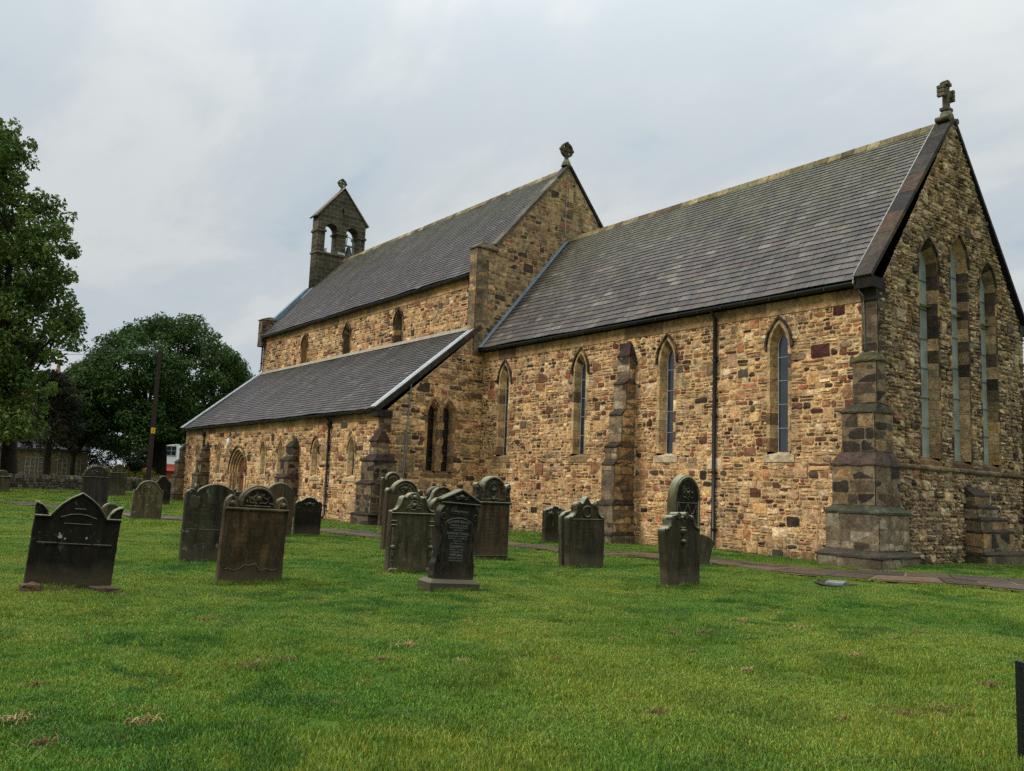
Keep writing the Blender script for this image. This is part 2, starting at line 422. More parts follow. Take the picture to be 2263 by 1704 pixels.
GOLD = [(20, lin(218, 178, 126)), (19, lin(204, 165, 122)), (14, lin(223, 190, 150)), (9, lin(168, 126, 91)), (7, lin(128, 86, 65)), (3.5, lin(88, 50, 43)),
        (5, lin(189, 132, 97)), (1, lin(168, 97, 81)), (5, lin(227, 205, 174)), (14, lin(174, 148, 115)), (4, lin(104, 90, 75)), (2.5, lin(66, 57, 49)), (11, lin(189, 155, 122))]
GREY = [(20, lin(172, 154, 126)), (18, lin(154, 137, 112)), (12, lin(188, 168, 136)), (9, lin(128, 110, 90)), (5, lin(104, 86, 70)), (3, lin(80, 69, 58)),
        (2, lin(150, 112, 90)), (12, lin(140, 127, 106)), (2, lin(66, 59, 51)), (5, lin(188, 174, 148)), (8, lin(166, 144, 112))]
ASH_TAN = [(10, lin(200, 172, 130)), (8, lin(186, 158, 118)), (5, lin(172, 146, 112)), (3, lin(156, 134, 106)), (3, lin(210, 186, 146)), (3, lin(128, 108, 84)), (2, lin(100, 86, 70))]
ASH_DARK = [(8, lin(84, 74, 62)), (8, lin(66, 58, 50)), (5, lin(50, 44, 39)), (4, lin(108, 92, 72)), (2, lin(128, 106, 78)), (2, lin(74, 52, 42))]
ASH_GREY = [(8, lin(140, 124, 100)), (8, lin(124, 110, 90)), (5, lin(156, 138, 110)), (4, lin(94, 82, 68)), (2, lin(76, 64, 54))]
BROWN = [(14, lin(200, 161, 117)), (13, lin(181, 143, 104)), (8, lin(216, 185, 144)), (11, lin(155, 111, 81)), (11, lin(112, 74, 56)), (6, lin(80, 46, 39)),
         (5, lin(176, 115, 83)), (1.2, lin(172, 92, 77)), (4, lin(223, 201, 170)), (14, lin(153, 130, 102)), (7, lin(96, 84, 70)), (4, lin(62, 54, 47)), (9, lin(178, 146, 117))]
def wall_pal(s, z):
    # paler buff stone low down, browner and darker stone from about sill height up
    f = 0.5+0.5*math.tanh((z-2.1+0.7*math.sin(s*0.8)+0.4*math.sin(s*2.1+1))/0.9)
    return BROWN if random.Random(int(s*977)+int(z*7919)).random() < 0.05+0.50*f else GOLD
MORTAR = lin(208, 180, 136); MORTAR_G = lin(170, 150, 116); MORTAR_D = lin(120, 108, 88)

# ------------------------------------------------------------------ pointed arches and windows
def arc_right(a, h, off, n):
    """right half of a two-centred arch, from springing (a+off, 0) to the apex (0, .)"""
    r = (a*a+h*h)/(2*a); c = a-r; rr = r+off
    th = math.acos(max(-1, min(1, -c/rr)))
    return [(c+rr*math.cos(th*i/n), rr*math.sin(th*i/n)) for i in range(n+1)]
def arch_line(a, h, off, zs, zb, n=10):
    """outline bottom-left -> over the apex -> bottom-right; list of (u, z)"""
    rt = [(u, zs+v) for u, v in arc_right(a, h, off, n)]
    lf = [(-u, z) for u, z in rt]
    return [(-(a+off), zb)]+lf[:-1]+rt[::-1]+[(a+off, zb)]
def arch_excl(sc, a, h, off, zs, zb, steps=7):
    out = [(sc-a-off, sc+a+off, zb, zs)]
    pts = arc_right(a, h, off, 40); ztop = pts[-1][1]
    for i in range(steps):
        z0, z1 = ztop*i/steps, ztop*(i+1)/steps; zm = z0+(z1-z0)*0.6
        u = max([p[0] for p in pts if p[1] >= zm] or [0])
        out.append((sc-u, sc+u, zs+z0, zs+z1))
    return out
def loft(mb, Mf, sc, l0, d0, l1, d1, cols, smooth=False):
    for i in range(len(l0)-1):
        c = cols(i) if callable(cols) else cols
        mb.face([Mf(sc+l0[i+1][0], l0[i+1][1], d0), Mf(sc+l0[i][0], l0[i][1], d0), Mf(sc+l1[i][0], l1[i][1], d1), Mf(sc+l1[i+1][0], l1[i+1][1], d1)], c, smooth)
def fan(mb, Mf, sc, line, d, col):
    mb.face([Mf(sc+u, z, d) for u, z in line[::-1]], col)

def lancet(parent, Mf, sc, zb, zs, a, h, face_w, depth, glass_a, pal, seed, hood=0.11, glass='glass_dark', quoin=(0.12, 0.34), sill=None, bars=4, name='window', hood_pal=None, matname='ashlar', frame_col=None, splay_pal=None):
    """pointed window: jamb blocks, voussoirs, splayed reveal, hood mould, glass with saddle bars, sill.
    a,h = half width and rise of the opening at the wall face"""
    rng = random.Random(seed); mb = MB()
    ga = glass_a; gh = h*(ga/a) if ga < a else h
    # jambs: alternating long and short blocks on both sides
    for sgn in (-1, 1):
        z = zb; i = rng.randint(0, 1)
        while z < zs-1e-4:
            e = min(zs, z+rng.uniform(0.26, 0.42))
            if zs-e < 0.15: e = zs
            ow = a+(quoin[1] if i % 2 else quoin[0])*rng.uniform(0.85, 1.15)
            col = pick(pal, rng); g = 0.004
            x0, x1 = sc+sgn*a, sc+sgn*ow
            p = [(x0, z+g), (x1, z+g), (x1, e-g), (x0, e-g)]
            if sgn < 0: p = p[::-1]
            dd = face_w*rng.uniform(0.85, 1.15)
            mb.face([Mf(s, q, dd) for s, q in p], col)
            for k in range(4):
                s1, q1 = p[k]; s2, q2 = p[(k+1) % 4]
                mb.face([Mf(s2, q2, dd), Mf(s1, q1, dd), Mf(s1, q1, -0.02), Mf(s2, q2, -0.02)], col)
            # splay back to the glass
            s_ = [Mf(x0, z+g, dd), Mf(sc+sgn*ga, z+g, -depth), Mf(sc+sgn*ga, e-g, -depth), Mf(x0, e-g, dd)]
            mb.face(s_ if sgn < 0 else s_[::-1], pick(splay_pal, rng) if splay_pal and rng.random() < 0.75 else tuple(v*rng.uniform(0.92, 1.05) for v in col))
            z = e; i += 1
    n = 8
    def vcol(sg):
        cs = [pick((splay_pal or pal) if sg else pal, rng) for _ in range(5)]
        return lambda i: cs[(i//2) % 5]
    f0 = arch_line(a, h, hood+0.02, zs, zs, n)[1:-1]; f1 = arch_line(a, h, 0, zs, zs, n)[1:-1]
    g1 = arch_line(ga, gh, 0, zs, zs, n)[1:-1]
    loft(mb, Mf, sc, f0, face_w, f1, face_w, vcol(0)); loft(mb, Mf, sc, f1, face_w, g1, -depth, vcol(1))
    loft(mb, Mf, sc, f0, -0.03, f0, face_w, pick(pal, rng))
    # jamb line down at the back
    root = mb.build(name, M[matname], parent)
    if hood > 0:
        hb = MB(); hc = hood_pal or [(1, lin(112, 92, 66)), (1, lin(70, 60, 50)), (1, lin(54, 47, 40))]
        h0 = arch_line(a, h, hood+0.05, zs, zs-0.08, n); h1 = arch_line(a, h, hood-0.02, zs, zs-0.08, n); h2 = arch_line(a, h, hood-0.05, zs, zs-0.08, n)
        cs = [pick(hc, rng) for _ in range(2*n+4)]
        loft(hb, Mf, sc, h0, 0, h0, 0.075, lambda i: cs[i]); loft(hb, Mf, sc, h0, 0.075, h1, 0.09, lambda i: cs[i]); loft(hb, Mf, sc, h1, 0.09, h2, 0.02, lambda i: cs[i])
        for e in (0, -1):
            q = [Mf(sc+h0[e][0], h0[e][1], 0), Mf(sc+h0[e][0], h0[e][1], 0.075), Mf(sc+h1[e][0], h1[e][1], 0.09), Mf(sc+h2[e][0], h2[e][1], 0.02)]
            hb.face(q if e else q[::-1], cs[0])
        hb.build('hood_mould', M[matname], root)
    gb = MB(); fan(gb, Mf, sc, arch_line(ga+0.01, gh+0.01, 0, zs, zb-0.05, n), -depth+0.004, (1, 1, 1))
    go = gb.build('glass', M[glass], root)
    for i in range(1, bars+1):
        bb = MB(); z = zb+(zs+gh*0.3-zb)*i/(bars+0.6)
        q0, q1 = Mf(sc-ga, z-0.008, -depth+0.015), Mf(sc+ga, z+0.008, -depth+0.03)
        bb.box(*[w for k in range(3) for w in sorted((q0[k], q1[k]))], frame_col or (1, 1, 1))
        bb.build('glazing_bar', M['bar'] if frame_col is None else M['bar_dark'], root)
    if frame_col is None and glass == 'glass_dark':
        fb = MB(); o_ = arch_line(ga+0.012, gh, 0, zs, zb, n); i_ = arch_line(ga-0.022, gh-0.02, 0, zs, zb, n)
        loft(fb, Mf, sc, o_, -depth+0.018, i_, -depth+0.018, (1, 1, 1)); fb.build('frame', M['bar'], root)
    sb = MB()
    if sill:
        sw, s0, s1, c = sill
        A_ = [Mf(sc-sw, s0, -0.05), Mf(sc+sw, s0, -0.05), Mf(sc+sw, s0, 0.05), Mf(sc-sw, s0, 0.05)]
        B_ = [Mf(sc-sw, s1, 0.05), Mf(sc+sw, s1, 0.05)]
        sb.face([A_[3], A_[2], B_[1], B_[0]], c)
        sb.face([B_[0], B_[1], Mf(sc+a, s1+0.1, -depth*0.9), Mf(sc-a, s1+0.1, -depth*0.9)], c)
        sb.face([A_[0], A_[1], A_[2], A_[3]][::-1], c)
        for sg in (-1, 1):
            q = [Mf(sc+sg*sw, s0, -0.05), Mf(sc+sg*sw, s0, 0.05), Mf(sc+sg*sw, s1, 0.05), Mf(sc+sg*sw, s1+0.03, -0.05)]
            sb.face(q if sg > 0 else q[::-1], c)
    else:
        c = pick(pal, rng)
        sb.face([Mf(sc-a, zb-0.10, 0.03), Mf(sc+a, zb-0.10, 0.03), Mf(sc+ga, zb+0.02, -depth), Mf(sc-ga, zb+0.02, -depth)], c)
        sb.face([Mf(sc-a-.11, zb-0.26, 0.03), Mf(sc+a+.11, zb-0.26, 0.03), Mf(sc+a+.11, zb-0.10, 0.03), Mf(sc-a-.11, zb-0.10, 0.03)], c)
        for sg in (-1, 1):
            q = [Mf(sc+sg*(a+.11), zb-0.26, 0.03), Mf(sc+sg*(a+.11), zb-.26, -.03), Mf(sc+sg*(a+.11), zb-.10, -.03), Mf(sc+sg*(a+.11), zb-.10, .03)]
            sb.face(q, c); sb.face([Mf(sc+sg*a, zb-.10, .03), Mf(sc+sg*(a+.11), zb-.10, .03), Mf(sc+sg*(a+.11), zb+.01, -.02), Mf(sc+sg*a, zb+.01, -.02)], c)
    sb.build('sill', M[matname], root)
    return root
M['stone_fillet'] = plain_mat('stone_fillet', lin(176, 166, 146), 0.8, 0.2, 0.2, 4)
M['bar'] = plain_mat('pale_glazing_bar', (0.30, 0.31, 0.31), 0.5, 0.4, 0.1)
M['bar_dark'] = plain_mat('dark_glazing_bar', (0.05, 0.06, 0.055), 0.5, 0.4, 0.1)

# ------------------------------------------------------------------ the church
L_, W_, A_, N_, LN = 18.003, 9.017, 4.731, 0.215, 24.95
XE = -L_; XW = -L_-LN; MID = W_/2
CH = thing('church', 'stone parish church with slate roofs, lancet windows and a twin-arched bellcote', 'church', (0, 0, 0))

def ashlar_face(mb, Mf, s0, s1, z0, z1, pal, seed, rows=(0.24, 0.36), rough=0.35, rel=0.01, planes=(), excl=(), mortar=None, ratio=(1.3, 2.2)):
    masonry(mb, Mf, s0, s1, z0, z1, pal, mortar or MORTAR_D, excl, planes, seed, rows=rows, ratio=ratio, rel=rel, gap=0.005, split=0.0, jump=0, rough=rough)

# --- chancel south wall
SFC = FS(0.0)
CW = [(-3.05, 3.02), (-7.42, 3.02), (-11.72, 3.04), (-16.42, 3.05)]       # centre, sill height
a_, h_, zs_ = 0.31, 0.70, 6.12
ex = []
for c, zb in CW:
    ex += arch_excl(c, a_, h_, 0.10, zs_, zb-0.1); ex.append((c-a_-0.1, c+a_+0.1, zb-0.26, zb))
mb = MB()
masonry(mb, SFC, -L_, 0.0, -0.3, 7.06, wall_pal, MORTAR, ex, seed=11, rows=(0.10, 0.225), split=0.5, jump=0.2, rel=0.03, rough=1.35)
mb.build('chancel_wall', M['rubble'], CH)
PALE_SILL = lin(196, 184, 156)
for i, (c, zb) in enumerate(CW):
    lancet(CH, SFC, c, zb, zs_, a_, h_, 0.03, 0.24, 0.19, ASH_TAN, 50+i, hood=0.13, quoin=(0.10, 0.34), sill=(0.52, zb-0.30, zb-0.10, PALE_SILL if i < 2 else lin(150, 128, 96)))
# --- eaves course, gutter, downpipe
def course(name, Mf, s0, s1, z0, z1, d, pal, seed, step=0.9):
    rng = random.Random(seed); mb = MB(); s = s0
    while s < s1-1e-4:
        e = min(s1, s+step*rng.uniform(0.7, 1.2)); c = pick(pal, rng); g = 0.004
        if s1-e < 0.2: e = s1
        mb.face([Mf(s+g, z0, d), Mf(e-g, z0, d), Mf(e-g, z1, d), Mf(s+g, z1, d)], c)
        mb.face([Mf(s+g, z0, -0.02), Mf(e-g, z0, -0.02), Mf(e-g, z0, d), Mf(s+g, z0, d)], c)
        mb.face([Mf(s+g, z1, d), Mf(e-g, z1, d), Mf(e-g, z1, -0.02), Mf(s+g, z1, -0.02)], c)
        mb.face([Mf(s+g, z0, -0.02), Mf(s+g, z0, d), Mf(s+g, z1, d), Mf(s+g, z1, -0.02)], c)
        mb.face([Mf(e-g, z0, d), Mf(e-g, z0, -0.02), Mf(e-g, z1, -0.02), Mf(e-g, z1, d)], c)
        s = e
    return mb.build(name, M['ashlar'], CH)
CORN = [(5, lin(176, 146, 104)), (4, lin(160, 130, 94)), (2, lin(190, 160, 118)), (1, lin(120, 98, 74))]
course('eaves_course', SFC, -L_+0.02, -0.42, 7.06, 7.46, 0.05, CORN, 5, 1.1)
course('eaves_course', SFC, -0.42, 0.0, 7.06, 7.34, 0.07, [(1, lin(44, 40, 36))], 5, 0.6)
def gutter(s0, s1, y, z, r=0.075):
    mb = MB()
    prof = [(-r, 0.02)]+[(r*math.cos(t), r*math.sin(t)) for t in [math.pi+math.pi*k/8 for k in range(9)]]+[(r, 0.02)]
    for i in range(len(prof)-1):
        (u0, v0), (u1, v1) = prof[i], prof[i+1]
        mb.face([(s0, y+u0, z+v0), (s0, y+u1, z+v1), (s1, y+u1, z+v1), (s1, y+u0, z+v0)], smooth=True)
    mb.face([(s0, y-r, z+.015), (s1, y-r, z+.015), (s1, y+r, z+.015), (s0, y+r, z+.015)])
    for s in (s0, s1): mb.face([(s, y+u, z+v) for u, v in prof])
    mb.box(s0, s1, y+r-0.005, y+r+0.12, z-0.06, z+0.05)                       # black fascia behind it
    s = s0+0.4
    while s < s1: mb.box(s, s+0.03, y-r-0.006, y+r, z-r-0.008, z+0.0); s += 0.9
    return mb.build('gutter', M['iron'], CH)
gutter(-L_+0.05, -0.40, -0.31, 7.545)
def downpipe(x, y, z0, z1, r=0.05, offset=True, hopper=False):
    mb = MB()
    pts = [(x, y-0.20, z1), (x, y-0.17, z1-0.08), (x, y+0.0, z1-0.28), (x, y+0.0, z0+0.12), (x, y-0.06, z0+0.03), (x, y-0.12, z0)] if offset else [(x, y, z1), (x, y, z0)]
    mb.tube(pts, r, 10)
    z = z0+0.5
    while z < z1-0.4:
        mb.tube([(x, y, z), (x, y, z+0.07)], r*1.35, 10); mb.box(x-0.10, x+0.10, y+r*0.4, y+r*0.4+0.05, z+0.01, z+0.06); z += 1.75
    if hopper: mb.tube([(x, y-0.02, z1-0.50), (x, y-0.02, z1-0.36), (x, y-0.02, z1-0.24)], [r, r*2.2, r*2.2], 8)
    return mb.build('downpipe', M['iron'], CH)
downpipe(-5.36, -0.10, 0.12, 7.5, 0.06)

# --- slate roofs
def slates(name, mat, x0, x1, ye, ze, yr, zr, rows, seed, e0, e1, w0, w1, pal, sgn=1):
    rng = random.Random(seed); mb = MB()
    run, rise = abs(yr-ye), zr-ze; Ls = math.hypot(run, rise); c, s = run/Ls, rise/Ls
    dy = 1 if yr > ye else -1
    def P(x, t, d):
        d = d+0.014*math.sin(x*0.9+t*0.7+seed)+0.010*math.sin(x*2.3-t*1.6)-0.03*math.sin(math.pi*(x-x0)/(x1-x0))*math.sin(math.pi*t/Ls)
        return (x, ye+dy*(t*c-d*s), ze+t*s+d*c)
    ex = np.linspace(e0, e1, rows); ex = ex/ex.sum()*Ls; t = 0.0
    for i in range(rows):
        w = w0+(w1-w0)*i/(rows-1); x = x0-rng.random()*w*0.5*(1 if i % 2 else 1)
        th = 0.016
        while x < x1:
            ww = w*rng.uniform(0.8, 1.25); a = max(x0, x+0.006); b = min(x1, x+ww-0.006)
            if b-a > 0.04:
                col = pick(pal, rng); j = rng.uniform(-0.010, 0.006); lift = rng.uniform(0.0, 0.005); sk = rng.uniform(-0.007, 0.007)
                if rng.random() < 0.006: j -= rng.uniform(0.03, 0.09); col = tuple(q*1.5 for q in col)
                t0, t1 = t-0.02+j, min(Ls, t+ex[i]*1.25)
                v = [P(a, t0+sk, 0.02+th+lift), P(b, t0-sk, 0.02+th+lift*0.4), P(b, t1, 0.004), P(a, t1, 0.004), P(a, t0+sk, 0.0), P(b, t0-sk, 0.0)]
                v += [v[0], v[1]]; col = [col]*4+[tuple(q*0.3 for q in col)]*4  # shade line painted on the front edges, which catch horizon light
                F = [(0, 1, 2, 3), (4, 5, 7, 6), (4, 0, 3), (5, 2, 1)]
                if dy < 0: F = [f[::-1] for f in F]
                mb.mesh(v, F, col)
            x += ww
        t += ex[i]
    q = [P(x0, 0, -0.09), P(x1, 0, -0.09), P(x1, Ls, -0.09), P(x0, Ls, -0.09)]
    mb.face(q if dy > 0 else q[::-1], (0.02, 0.02, 0.02))
    return mb.build(name, mat, CH)
SL = [(10, lin(81, 73, 68)), (9, lin(73, 65, 61)), (6, lin(88, 80, 73)), (4, lin(81, 68, 63)), (5, lin(66, 60, 56)), (1, lin(101, 93, 84)), (3, lin(79, 74, 60))]
SN = [(10, lin(68, 61, 59)), (8, lin(63, 56, 56)), (6, lin(74, 65, 64)), (4, lin(70, 59, 57)), (1, lin(86, 78, 75)), (2, lin(67, 62, 55))]
SA = [(10, lin(70, 63, 62)), (8, lin(64, 58, 58)), (5, lin(75, 67, 67)), (1, lin(86, 79, 77)), (3, lin(67, 59, 57))]
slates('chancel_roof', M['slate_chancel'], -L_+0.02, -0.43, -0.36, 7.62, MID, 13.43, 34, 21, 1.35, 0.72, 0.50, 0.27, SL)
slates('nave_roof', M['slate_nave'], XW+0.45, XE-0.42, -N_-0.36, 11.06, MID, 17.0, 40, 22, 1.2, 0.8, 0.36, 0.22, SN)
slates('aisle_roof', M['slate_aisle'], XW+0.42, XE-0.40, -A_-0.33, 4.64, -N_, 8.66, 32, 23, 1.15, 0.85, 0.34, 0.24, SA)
# far sides of the roofs (plain slates, away from the photo)
slates('chancel_roof', M['slate_chancel'], -L_+0.02, -0.43, W_+0.36, 7.62, MID, 13.43, 30, 24, 1.2, 0.8, 0.6, 0.4, SL)
slates('nave_roof', M['slate_nave'], XW+0.45, XE-0.42, W_+N_+0.36, 11.06, MID, 17.0, 30, 25, 1.2, 0.8, 0.6, 0.4, SN)
def ridge(x0, x1, y, z, seed, w=0.17):
    rng = random.Random(seed); mb = MB(); x = x0
    pal = [(5, lin(126, 118, 84)), (4, lin(112, 102, 72)), (2, lin(150, 140, 104)), (2, lin(90, 78, 56)), (1, lin(84, 70, 60))]
    while x < x1-0.02:
        e = min(x1, x+rng.uniform(0.42, 0.55)); c = pick(pal, rng); g = 0.008; l = rng.uniform(0, 0.012)
        for k in (-1, 1):
            v = [(x+g, y+k*w, z-w*1.05), (e-g, y+k*w, z-w*1.05), (e-g, y+k*.03, z+0.055+l), (x+g, y+k*.03, z+0.055)]
            mb.face(v if k < 0 else v[::-1], c)
            u = [(x+g, y+k*w, z-w*1.05-.03), (e-g, y+k*w, z-w*1.05-.03), (e-g, y+k*w, z-w*1.05), (x+g, y+k*w, z-w*1.05)]
            mb.face(u if k < 0 else u[::-1], c)
        mb.face([(x+g, y-.03, z+.055), (e-g, y-.03, z+.055+l), (e-g, y+.03, z+.055+l), (x+g, y+.03, z+.055)], c)
        x = e
    return mb.build('ridge_tiles', M['moss_ridge'], CH)
ridge(-L_+0.02, -0.42, MID, 13.47, 31); ridge(XW+0.9, XE-0.42, MID, 17.04, 32)

# --- chancel east gable
EFC = FE(0.0)
zeave = 7.3; zap = 13.42
pl = [((zap-zeave)/(MID+0.0), 1.0, zap+0*1) for _ in (0,)]
kS = (zap-zeave)/MID
planes = [(-kS, 1.0, zap-kS*MID), (kS, 1.0, zap+kS*MID)]
GW = [(2.75, 8.47, 0.80), (4.62, 8.95, 0.80), (6.5, 8.47, 0.80)]            # centre, springing, rise
ga_, gb_ = 0.52, 2.98
ex = []
for c, zs, h in GW:
    ex += arch_excl(c, ga_, h, 0.10, zs, gb_-0.1); ex.append((c-ga_-.1, c+ga_+.1, gb_-0.26, gb_))
mb = MB()
masonry(mb, EFC, 0.0, W_, -0.3, zap, GREY, MORTAR_G, ex, planes, seed=12, rows=(0.09, 0.21), split=0.35, jump=0.16, rel=0.05, rough=1.9)
mb.build('gable_wall', M['rubble_grey'], CH)
JAMB = [(6, lin(70, 60, 50)), (5, lin(96, 80, 60)), (4, lin(142, 116, 80)), (3, lin(168, 138, 92)), (3, lin(52, 46, 40))]
SPL = [(6, lin(176, 154, 120)), (4, lin(156, 136, 106)), (3, lin(124, 108, 86)), (2, lin(84, 74, 60))]
for i, (c, zs, h) in enumerate(GW):
    lancet(CH, EFC, c, gb_, zs, ga_, h, 0.03, 0.25, 0.42, JAMB, 70+i, hood=0.10, splay_pal=SPL, quoin=(0.10, 0.36), glass='glass_pale', bars=6, frame_col=(0.05, 0.06, 0.055))
# string course below the east windows
def string_course(Mf, s0, s1, z, pal, seed):
    mb = MB(); rng = random.Random(seed); s = s0
    while s < s1-1e-3:
        e = min(s1, s+rng.uniform(0.7, 1.1)); c = pick(pal, rng); g = 0.003
        pr = [(-0.02, z+0.10), (0.11, z+0.03), (0.11, z-0.03), (0.06, z-0.09), (-0.02, z-0.09)]
        for k in range(4):
            mb.face([Mf(s+g, pr[k+1][1], pr[k+1][0]), Mf(e-g, pr[k+1][1], pr[k+1][0]), Mf(e-g, pr[k][1], pr[k][0]), Mf(s+g, pr[k][1], pr[k][0])], c)
        for q in (s+g, e-g): mb.face([Mf(q, b, a) for a, b in pr], c)
        s = e
    return mb.build('string_course', M['ashlar'], CH)
string_course(EFC, 0.64, 8.66, 2.68, [(3, lin(126, 112, 86)), (2, lin(90, 80, 64))], 3)

# --- copings
def coping(name, x0, x1, pts, th, mat, pal, seed, step=0.85, under=0.0):
    """a run of thick slabs laid along the polyline pts (y, z), between x0 and x1"""
    mb = MB(); rng = random.Random(seed)
    for (ya, za), (yb, zb) in zip(pts, pts[1:]):
        Ls = math.hypot(yb-ya, zb-za); n = max(1, round(Ls/step)); dy, dz = (yb-ya)/Ls, (zb-za)/Ls
        ny, nz = (-dz, dy) if dy > 0 else (dz, -dy)
        for i in range(n):
            t0, t1 = Ls*i/n+0.004, Ls*(i+1)/n-0.004; c = pick(pal, rng); l = rng.uniform(0, 0.012)
            q = []
            for t in (t0, t1):
                for d in (0, th+l):
                    for x in (x0, x1): q.append((x, ya+dy*t+ny*d, za+dz*t+nz*d))
            mb.mesh(q, [(0, 1, 3, 2), (4, 6, 7, 5), (0, 4, 5, 1), (2, 3, 7, 6), (0, 2, 6, 4), (1, 5, 7, 3)], c)
    return mb.build(name, mat, CH)
COP = [(4, lin(58, 53, 48)), (3, lin(68, 60, 52)), (3, lin(78, 62, 50)), (2, lin(48, 44, 42))]
coping('gable_coping', -0.44, 0.07, [(-0.34, 7.62), (MID, 13.47)], 0.10, M['ashlar_dark'], COP, 41, 0.95)
coping('gable_coping', -0.44, 0.07, [(W_+0.34, 7.62), (MID, 13.47)], 0.10, M['ashlar_dark'], [(1, lin(46, 46, 50))], 42, 0.95)
mb = MB()      # kneeler block under the coping foot and its corbel
mb.box(-0.46, 0.075, -0.35, 0.30, 7.36, 7.66, lin(40, 36, 33)); mb.box(-0.40, 0.05, -0.12, 0.5, 7.06, 7.36, lin(50, 45, 40))
mb.build('kneeler', M['ashlar_dark'], CH)
mb = MB(); mb.box(-0.46, 0.075, W_-0.30, W_+0.35, 7.36, 7.66, lin(40, 36, 33)); mb.build('kneeler', M['ashlar_dark'], CH)
mb = MB(); mb.tube([(-0.45, -0.42, 7.5), (-0.455, -0.36, 7.76), (-0.455, MID-0.15, 13.47)], 0.016, 6)
mb.tube([(-0.45, -0.40, 7.52), (-0.33, -0.11, 7.2), (-0.30, -0.075, 5.75), (-0.42, -0.06, 5.6)], 0.014, 6); mb.build('lightning_conductor', M['wire'], CH)

# --- buttresses
def offset_cap(mb, r0, r1, z0, z1, c, ov=0.04, side=True):
    k = 1 if side else 0.08
    a = (r0[0]-ov*k, r0[1]+ov*k, r0[2]-ov, r0[3]+ov*k)
    rg = random.Random(int(z0*1000)+int(r0[0]*100)); j = 0.012
    R0 = ((a[0], a[2]), (a[1], a[2]), (a[1], a[3]), (a[0], a[3])); R1 = ((r1[0], r1[2]), (r1[1], r1[2]), (r1[1], r1[3]), (r1[0], r1[3]))
    n = 5; rings = []
    for f, z in ((0, z0), (0.0, z0+0.05), (0.33, z0+0.05+(z1-z0-0.05)*0.36), (0.66, z0+0.05+(z1-z0-0.05)*0.68), (1, z1)):
        ring = []
        for k_ in range(4):
            p, q = R0[k_], R0[(k_+1) % 4]; u, w = R1[k_], R1[(k_+1) % 4]
            for i in range(n):
                t = i/n; o = (p[0]+(q[0]-p[0])*t, p[1]+(q[1]-p[1])*t); e = (u[0]+(w[0]-u[0])*t, u[1]+(w[1]-u[1])*t)
                ring.append((o[0]+(e[0]-o[0])*f+rg.uniform(-j, j), o[1]+(e[1]-o[1])*f+rg.uniform(-j, j), z+rg.uniform(-j, j)*(0.8 if f < 1 else 0.2)))
        rings.append(ring)
    m = 4*n; V = [p for r_ in rings for p in r_]; C_ = []
    for i in range(len(V)): q = rg.uniform(0.72, 1.3); C_.append(tuple(w*q for w in c))
    F = [tuple(range(m-1, -1, -1)), tuple((len(rings)-1)*m+i for i in range(m))]
    for i in range(len(rings)-1):
        for k_ in range(m): F.append((i*m+k_, i*m+(k_+1) % m, (i+1)*m+(k_+1) % m, (i+1)*m+k_))
    mb.mesh(V, F, C_)
def tier(mb, r, z0, z1, pal, seed, sides='SE', rough=0.95, rows=(0.19, 0.36), rel=0.018):
    x0, x1, y0, y1 = r
    if 'S' in sides: ashlar_face(mb, FS(y0), x0, x1, z0, z1, pal, seed, rows, rough, rel)
    if 'E' in sides: ashlar_face(mb, FE(x1), y0, y1, z0, z1, pal, seed+1, rows, rough, rel)
    if 'W' in sides: ashlar_face(mb, FW(x0), -y1, -y0, z0, z1, pal, seed+2, rows, rough, rel)
    if 'N' in sides: mb.face([(x1, y1, z0), (x0, y1, z0), (x0, y1, z1), (x1, y1, z1)], MORTAR_D)
def buttress(tiers, top, pals, seed, sides='SEW', cap=lin(64, 54, 44), flush=False, side_pal=None):
    """tiers: (rect, z0, z1) from the ground up; sloping weatherings between them; top = (rect, z)"""
    mb = MB(); rng = random.Random(seed)
    for i, (r, z0, z1) in enumerate(tiers):
        p_ = pals[min(i, len(pals)-1)]
        if side_pal: tier(mb, r, z0, z1, p_, seed*10+i*3, 'S'); tier(mb, r, z0, z1, side_pal, seed*10+i*3, sides.replace('S', ''))
        else: tier(mb, r, z0, z1, p_, seed*10+i*3, sides)
        nr, nz = (tiers[i+1][0], tiers[i+1][1]) if i+1 < len(tiers) else top
        offset_cap(mb, r, nr, z1, nz, tuple(v*rng.uniform(0.8, 1.25) for v in cap), 0.05, not flush)
        if flush and abs(r[1]-nr[1]) < 0.01:          # the flank runs on behind the weathering
            mb.face([(r[1]+.009, r[2]+.02, z1), (r[1]+.009, r[3], z1), (r[1]+.009, r[3], nz), (r[1]+.009, nr[2], nz)], pick(side_pal or pals[0], rng))
    return mb.build('buttress', M['ashlar_dark'] if seed % 2 else M['ashlar'], CH)
MIXD = [(6, lin(104, 92, 74)), (6, lin(78, 68, 56)), (3, lin(146, 122, 88)), (5, lin(56, 49, 43)), (2, lin(160, 130, 90)), (2, lin(120, 100, 74))]
PLI = [(5, lin(156, 146, 126)), (4, lin(134, 124, 106)), (3, lin(108, 98, 84)), (1, lin(80, 70, 60))]
buttress([((-1.21, .55, -.92, .88), -0.3, 0.26), ((-1.08, .40, -.75, .70), 0.44, 1.36), ((-.97, .23, -.61, .60), 1.58, 2.60),
          ((-.77, .15, -.46, .42), 2.98, 3.98), ((-.54, .13, -.30, .12), 4.25, 5.36)], ((-.42, .03, -.04, .02), 5.66), [PLI, PLI, MIXD, MIXD, MIXD], 91, 'SE', lin(74, 66, 54))
mb = MB(); tier(mb, (-0.42, 0.035, -0.04, 0.30), 5.64, 7.06, ASH_DARK, 401, 'SE'); mb.build('quoins', M['ashlar_dark'], CH)
FR = [(5, lin(164, 148, 126)), (5, lin(140, 124, 104)), (3, lin(98, 88, 76)), (2, lin(160, 148, 126)), (2, lin(70, 62, 55))]
